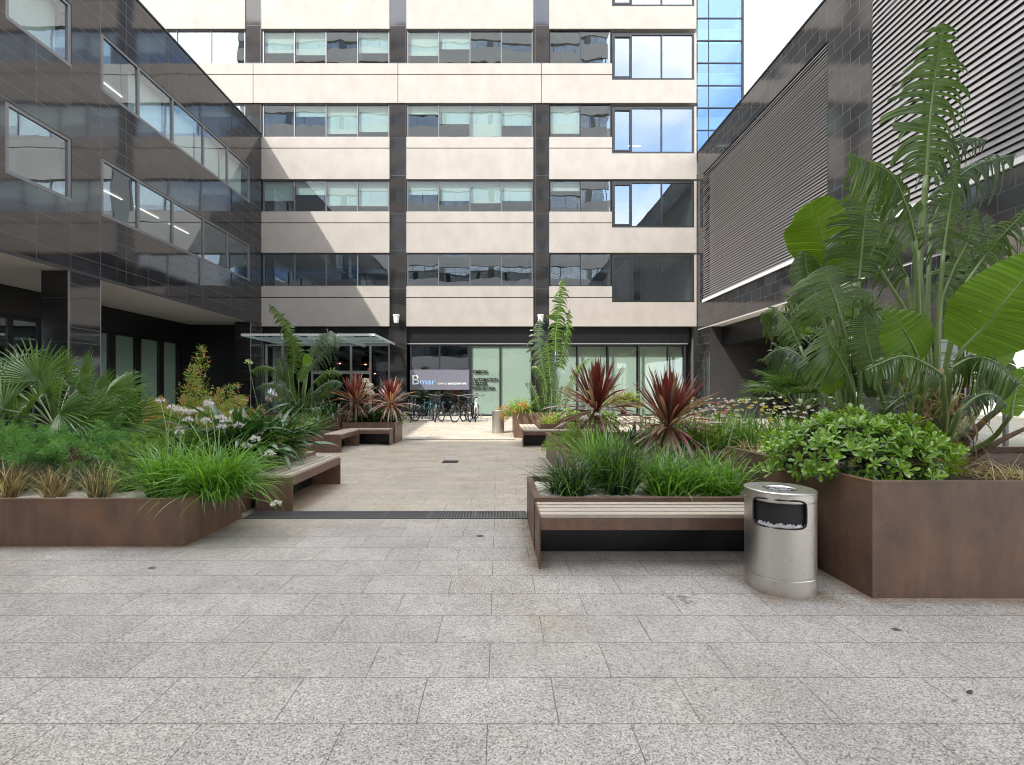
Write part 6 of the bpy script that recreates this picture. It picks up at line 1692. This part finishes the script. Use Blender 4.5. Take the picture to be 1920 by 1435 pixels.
Lf.append(leaf([(1500,650,d+0.8),(1480,610,d+0.9),(1455,585,d+1.0),(1425,590,d+1.0)], 32, [B3,(1530,720,d+0.6),(1500,650,d+0.8)], torn=0.9, droop=0.9, mat='giant'))
Lf.append(leaf([(1520,690,d+0.5),(1495,665,d+0.6),(1465,655,d+0.7),(1435,670,d+0.7)], 29, [B3,(1545,740,d+0.4),(1520,690,d+0.5)], torn=0.9, droop=0.9, mat='giant_grey'))
for (bl, hw_, pe, to, dr_, m_) in (
    ([(1700,520,d+0.2),(1672,470,d+0.2),(1640,440,d+0.2),(1590,430,d+0.2)], 49, [B1,(1712,660,d+0.1),(1700,520,d+0.2)], 0.9, 0.8, 'giant'),
    ([(1765,560,d+0.3),(1790,500,d+0.3),(1815,450,d+0.3),(1830,390,d+0.3)], 54, [B2,(1758,690,d+0.1),(1765,560,d+0.3)], 0.9, 0.8, 'giant'),
    ([(1745,420,d+0.3),(1780,350,d+0.3),(1830,310,d+0.3),(1905,290,d+0.3)], 51, [B2,(1740,620,d+0.1),(1745,420,d+0.3)], 0.95, 0.9, 'giant_grey'),
    ([(1560,600,d+0.4),(1530,570,d+0.4),(1505,560,d+0.4),(1470,575,d+0.4)], 41, [B3,(1580,700,d+0.3),(1560,600,d+0.4)], 0.9, 0.7, 'giant'),
    ([(1575,560,d+0.6),(1555,520,d+0.6),(1530,500,d+0.6),(1495,500,d+0.6)], 44, [B3,(1590,680,d+0.5),(1575,560,d+0.6)], 0.85, 0.6, 'giant'),
    ([(1840,600,d+0.6),(1870,560,d+0.6),(1905,545,d+0.6),(1950,560,d+0.6)], 41, [B2,(1800,720,d+0.4),(1840,600,d+0.6)], 0.95, 0.9, 'giant_grey'),
    ([(1735,335,d+0.1),(1760,290,d+0.1),(1800,262,d+0.1),(1850,262,d+0.1)], 37, [(1725,450,d),(1735,335,d+0.1)], 0.95, 0.9, 'giant_grey')):
    Lf.append(leaf(bl, hw_, pe, torn=to, droop=dr_, mat=m_, gaps=0.7))
for (bl, hw_, pe, m_) in (
    ([(1640,700,d-0.1),(1630,660,d-0.1),(1622,625,d-0.1),(1622,585,d-0.1)], 40, [B1,(1665,780,d),(1640,700,d-0.1)], 'giant'),
    ([(1780,640,d+0.4),(1790,600,d+0.4),(1802,560,d+0.4),(1822,520,d+0.4)], 38, [B2,(1765,740,d+0.2),(1780,640,d+0.4)], 'giant'),
    ([(1532,560,d+0.3),(1520,530,d+0.3),(1512,505,d+0.3),(1508,470,d+0.3)], 36, [B3,(1560,660,d+0.3),(1532,560,d+0.3)], 'giant'),
    ([(1850,690,d-0.4),(1868,660,d-0.4),(1880,635,d-0.45),(1886,600,d-0.5)], 34, [B2,(1805,770,d-0.3),(1850,690,d-0.4)], 'giant_lime')):
    Lf.append(leaf(bl, hw_, pe, torn=0.12, droop=0.2, mat=m_, end=0.55))
giant = rosette_giant("giant plant with tall torn and smooth banana-like leaves at the right", "giant_leaved_plant", tuple(P(*B1)), Lf)
# bare leaf stalks and old trunks of the giant plant
for i, (a, b_, c, r, m) in enumerate((((1735,860,d),(1726,640,d),(1712,440,d+0.05),0.036,'petiole'),((1745,860,d),(1735,690,d),(1722,470,d),0.040,'petiole'),((1752,860,d-0.1),(1722,640,d-0.1),(1648,500,d-0.1),0.022,'petiole'),((1735,850,d),(1700,690,d),(1645,590,d),0.020,'petiole'),((1780,870,d-0.1),(1845,790,d-0.2),(1925,735,d-0.3),0.034,'bark'),((1760,870,d-0.2),(1770,800,d-0.2),(1790,760,d-0.2),0.05,'bark'),((1700,860,d-0.1),(1705,780,d),(1700,700,d),0.05,'bark'),((1725,870,d-0.1),(1735,790,d-0.1),(1742,700,d-0.1),0.045,'bark'),((1790,880,d-0.2),(1870,830,d-0.3),(1930,800,d-0.3),0.03,'bark'),((1580,830,d+0.2),(1590,760,d+0.2),(1588,700,d+0.2),0.04,'bark'),((1605,830,d+0.2),(1612,740,d+0.2),(1610,640,d+0.1),0.03,'petiole'))):
    b = MB(); pp = catmull([P(*a),P(*b_),P(*c)],12); b.tube(pp, [r*(1-0.45*q/11) for q in range(12)], 8)
    b.build("leaf_stalk" if m == 'petiole' else "trunk", M[m], giant, smooth=True)
# hanging dry strips
dry = MB(); n = 150
bs = np.array([tuple(P(RNG.uniform(1690,1830), RNG.uniform(690,840), d-0.3+RNG.normal(0,0.15))) for _ in range(n)])
blades(dry, bs, U(0,6.28,n), U(-0.6,1.2,n), U(0.6,2.2,n), U(0.12,0.42,n), U(0.008,0.03,n), 6, 0)
dry.build("dry_strips", M['dry'], giant, smooth=True)

# ---- fallen leaves on the paving
for (px, py, ln, an, lab) in ((285,1066,0.04,0.4,"thin dark fallen leaf on the paving at the left"),(1681,1182,0.035,-0.2,"curled dark fallen leaf in front of the tall right planter"),(1818,1300,0.03,0.3,"small dark fallen leaf near the right bottom corner"),(900,1006,0.05,0.1,"tiny fallen twig on the paving near the bench end")):
    dd = F*EYE/(py-735); p = P(px,py,dd); b = MB(); V = []
    for i in range(6):
        u = i/5; w = ln*0.26*math.sin(math.pi*(0.08+0.84*u)); cx = (u-0.5)*1.6*ln; zz = 0.004+0.003*math.sin(u*3)
        ca, sa = math.cos(an), math.sin(an)
        for sgn in (-1,0,1):
            yy = sgn*w; V.append((p.x+cx*ca-yy*sa, p.y+cx*sa+yy*ca, zz+abs(sgn)*0.002))
    b.add(V, [(i*3+j,i*3+j+1,i*3+j+4,i*3+j+3) for i in range(5) for j in range(2)])
    tag(b.build("fallen_leaf", M['dead']), lab, "leaf")
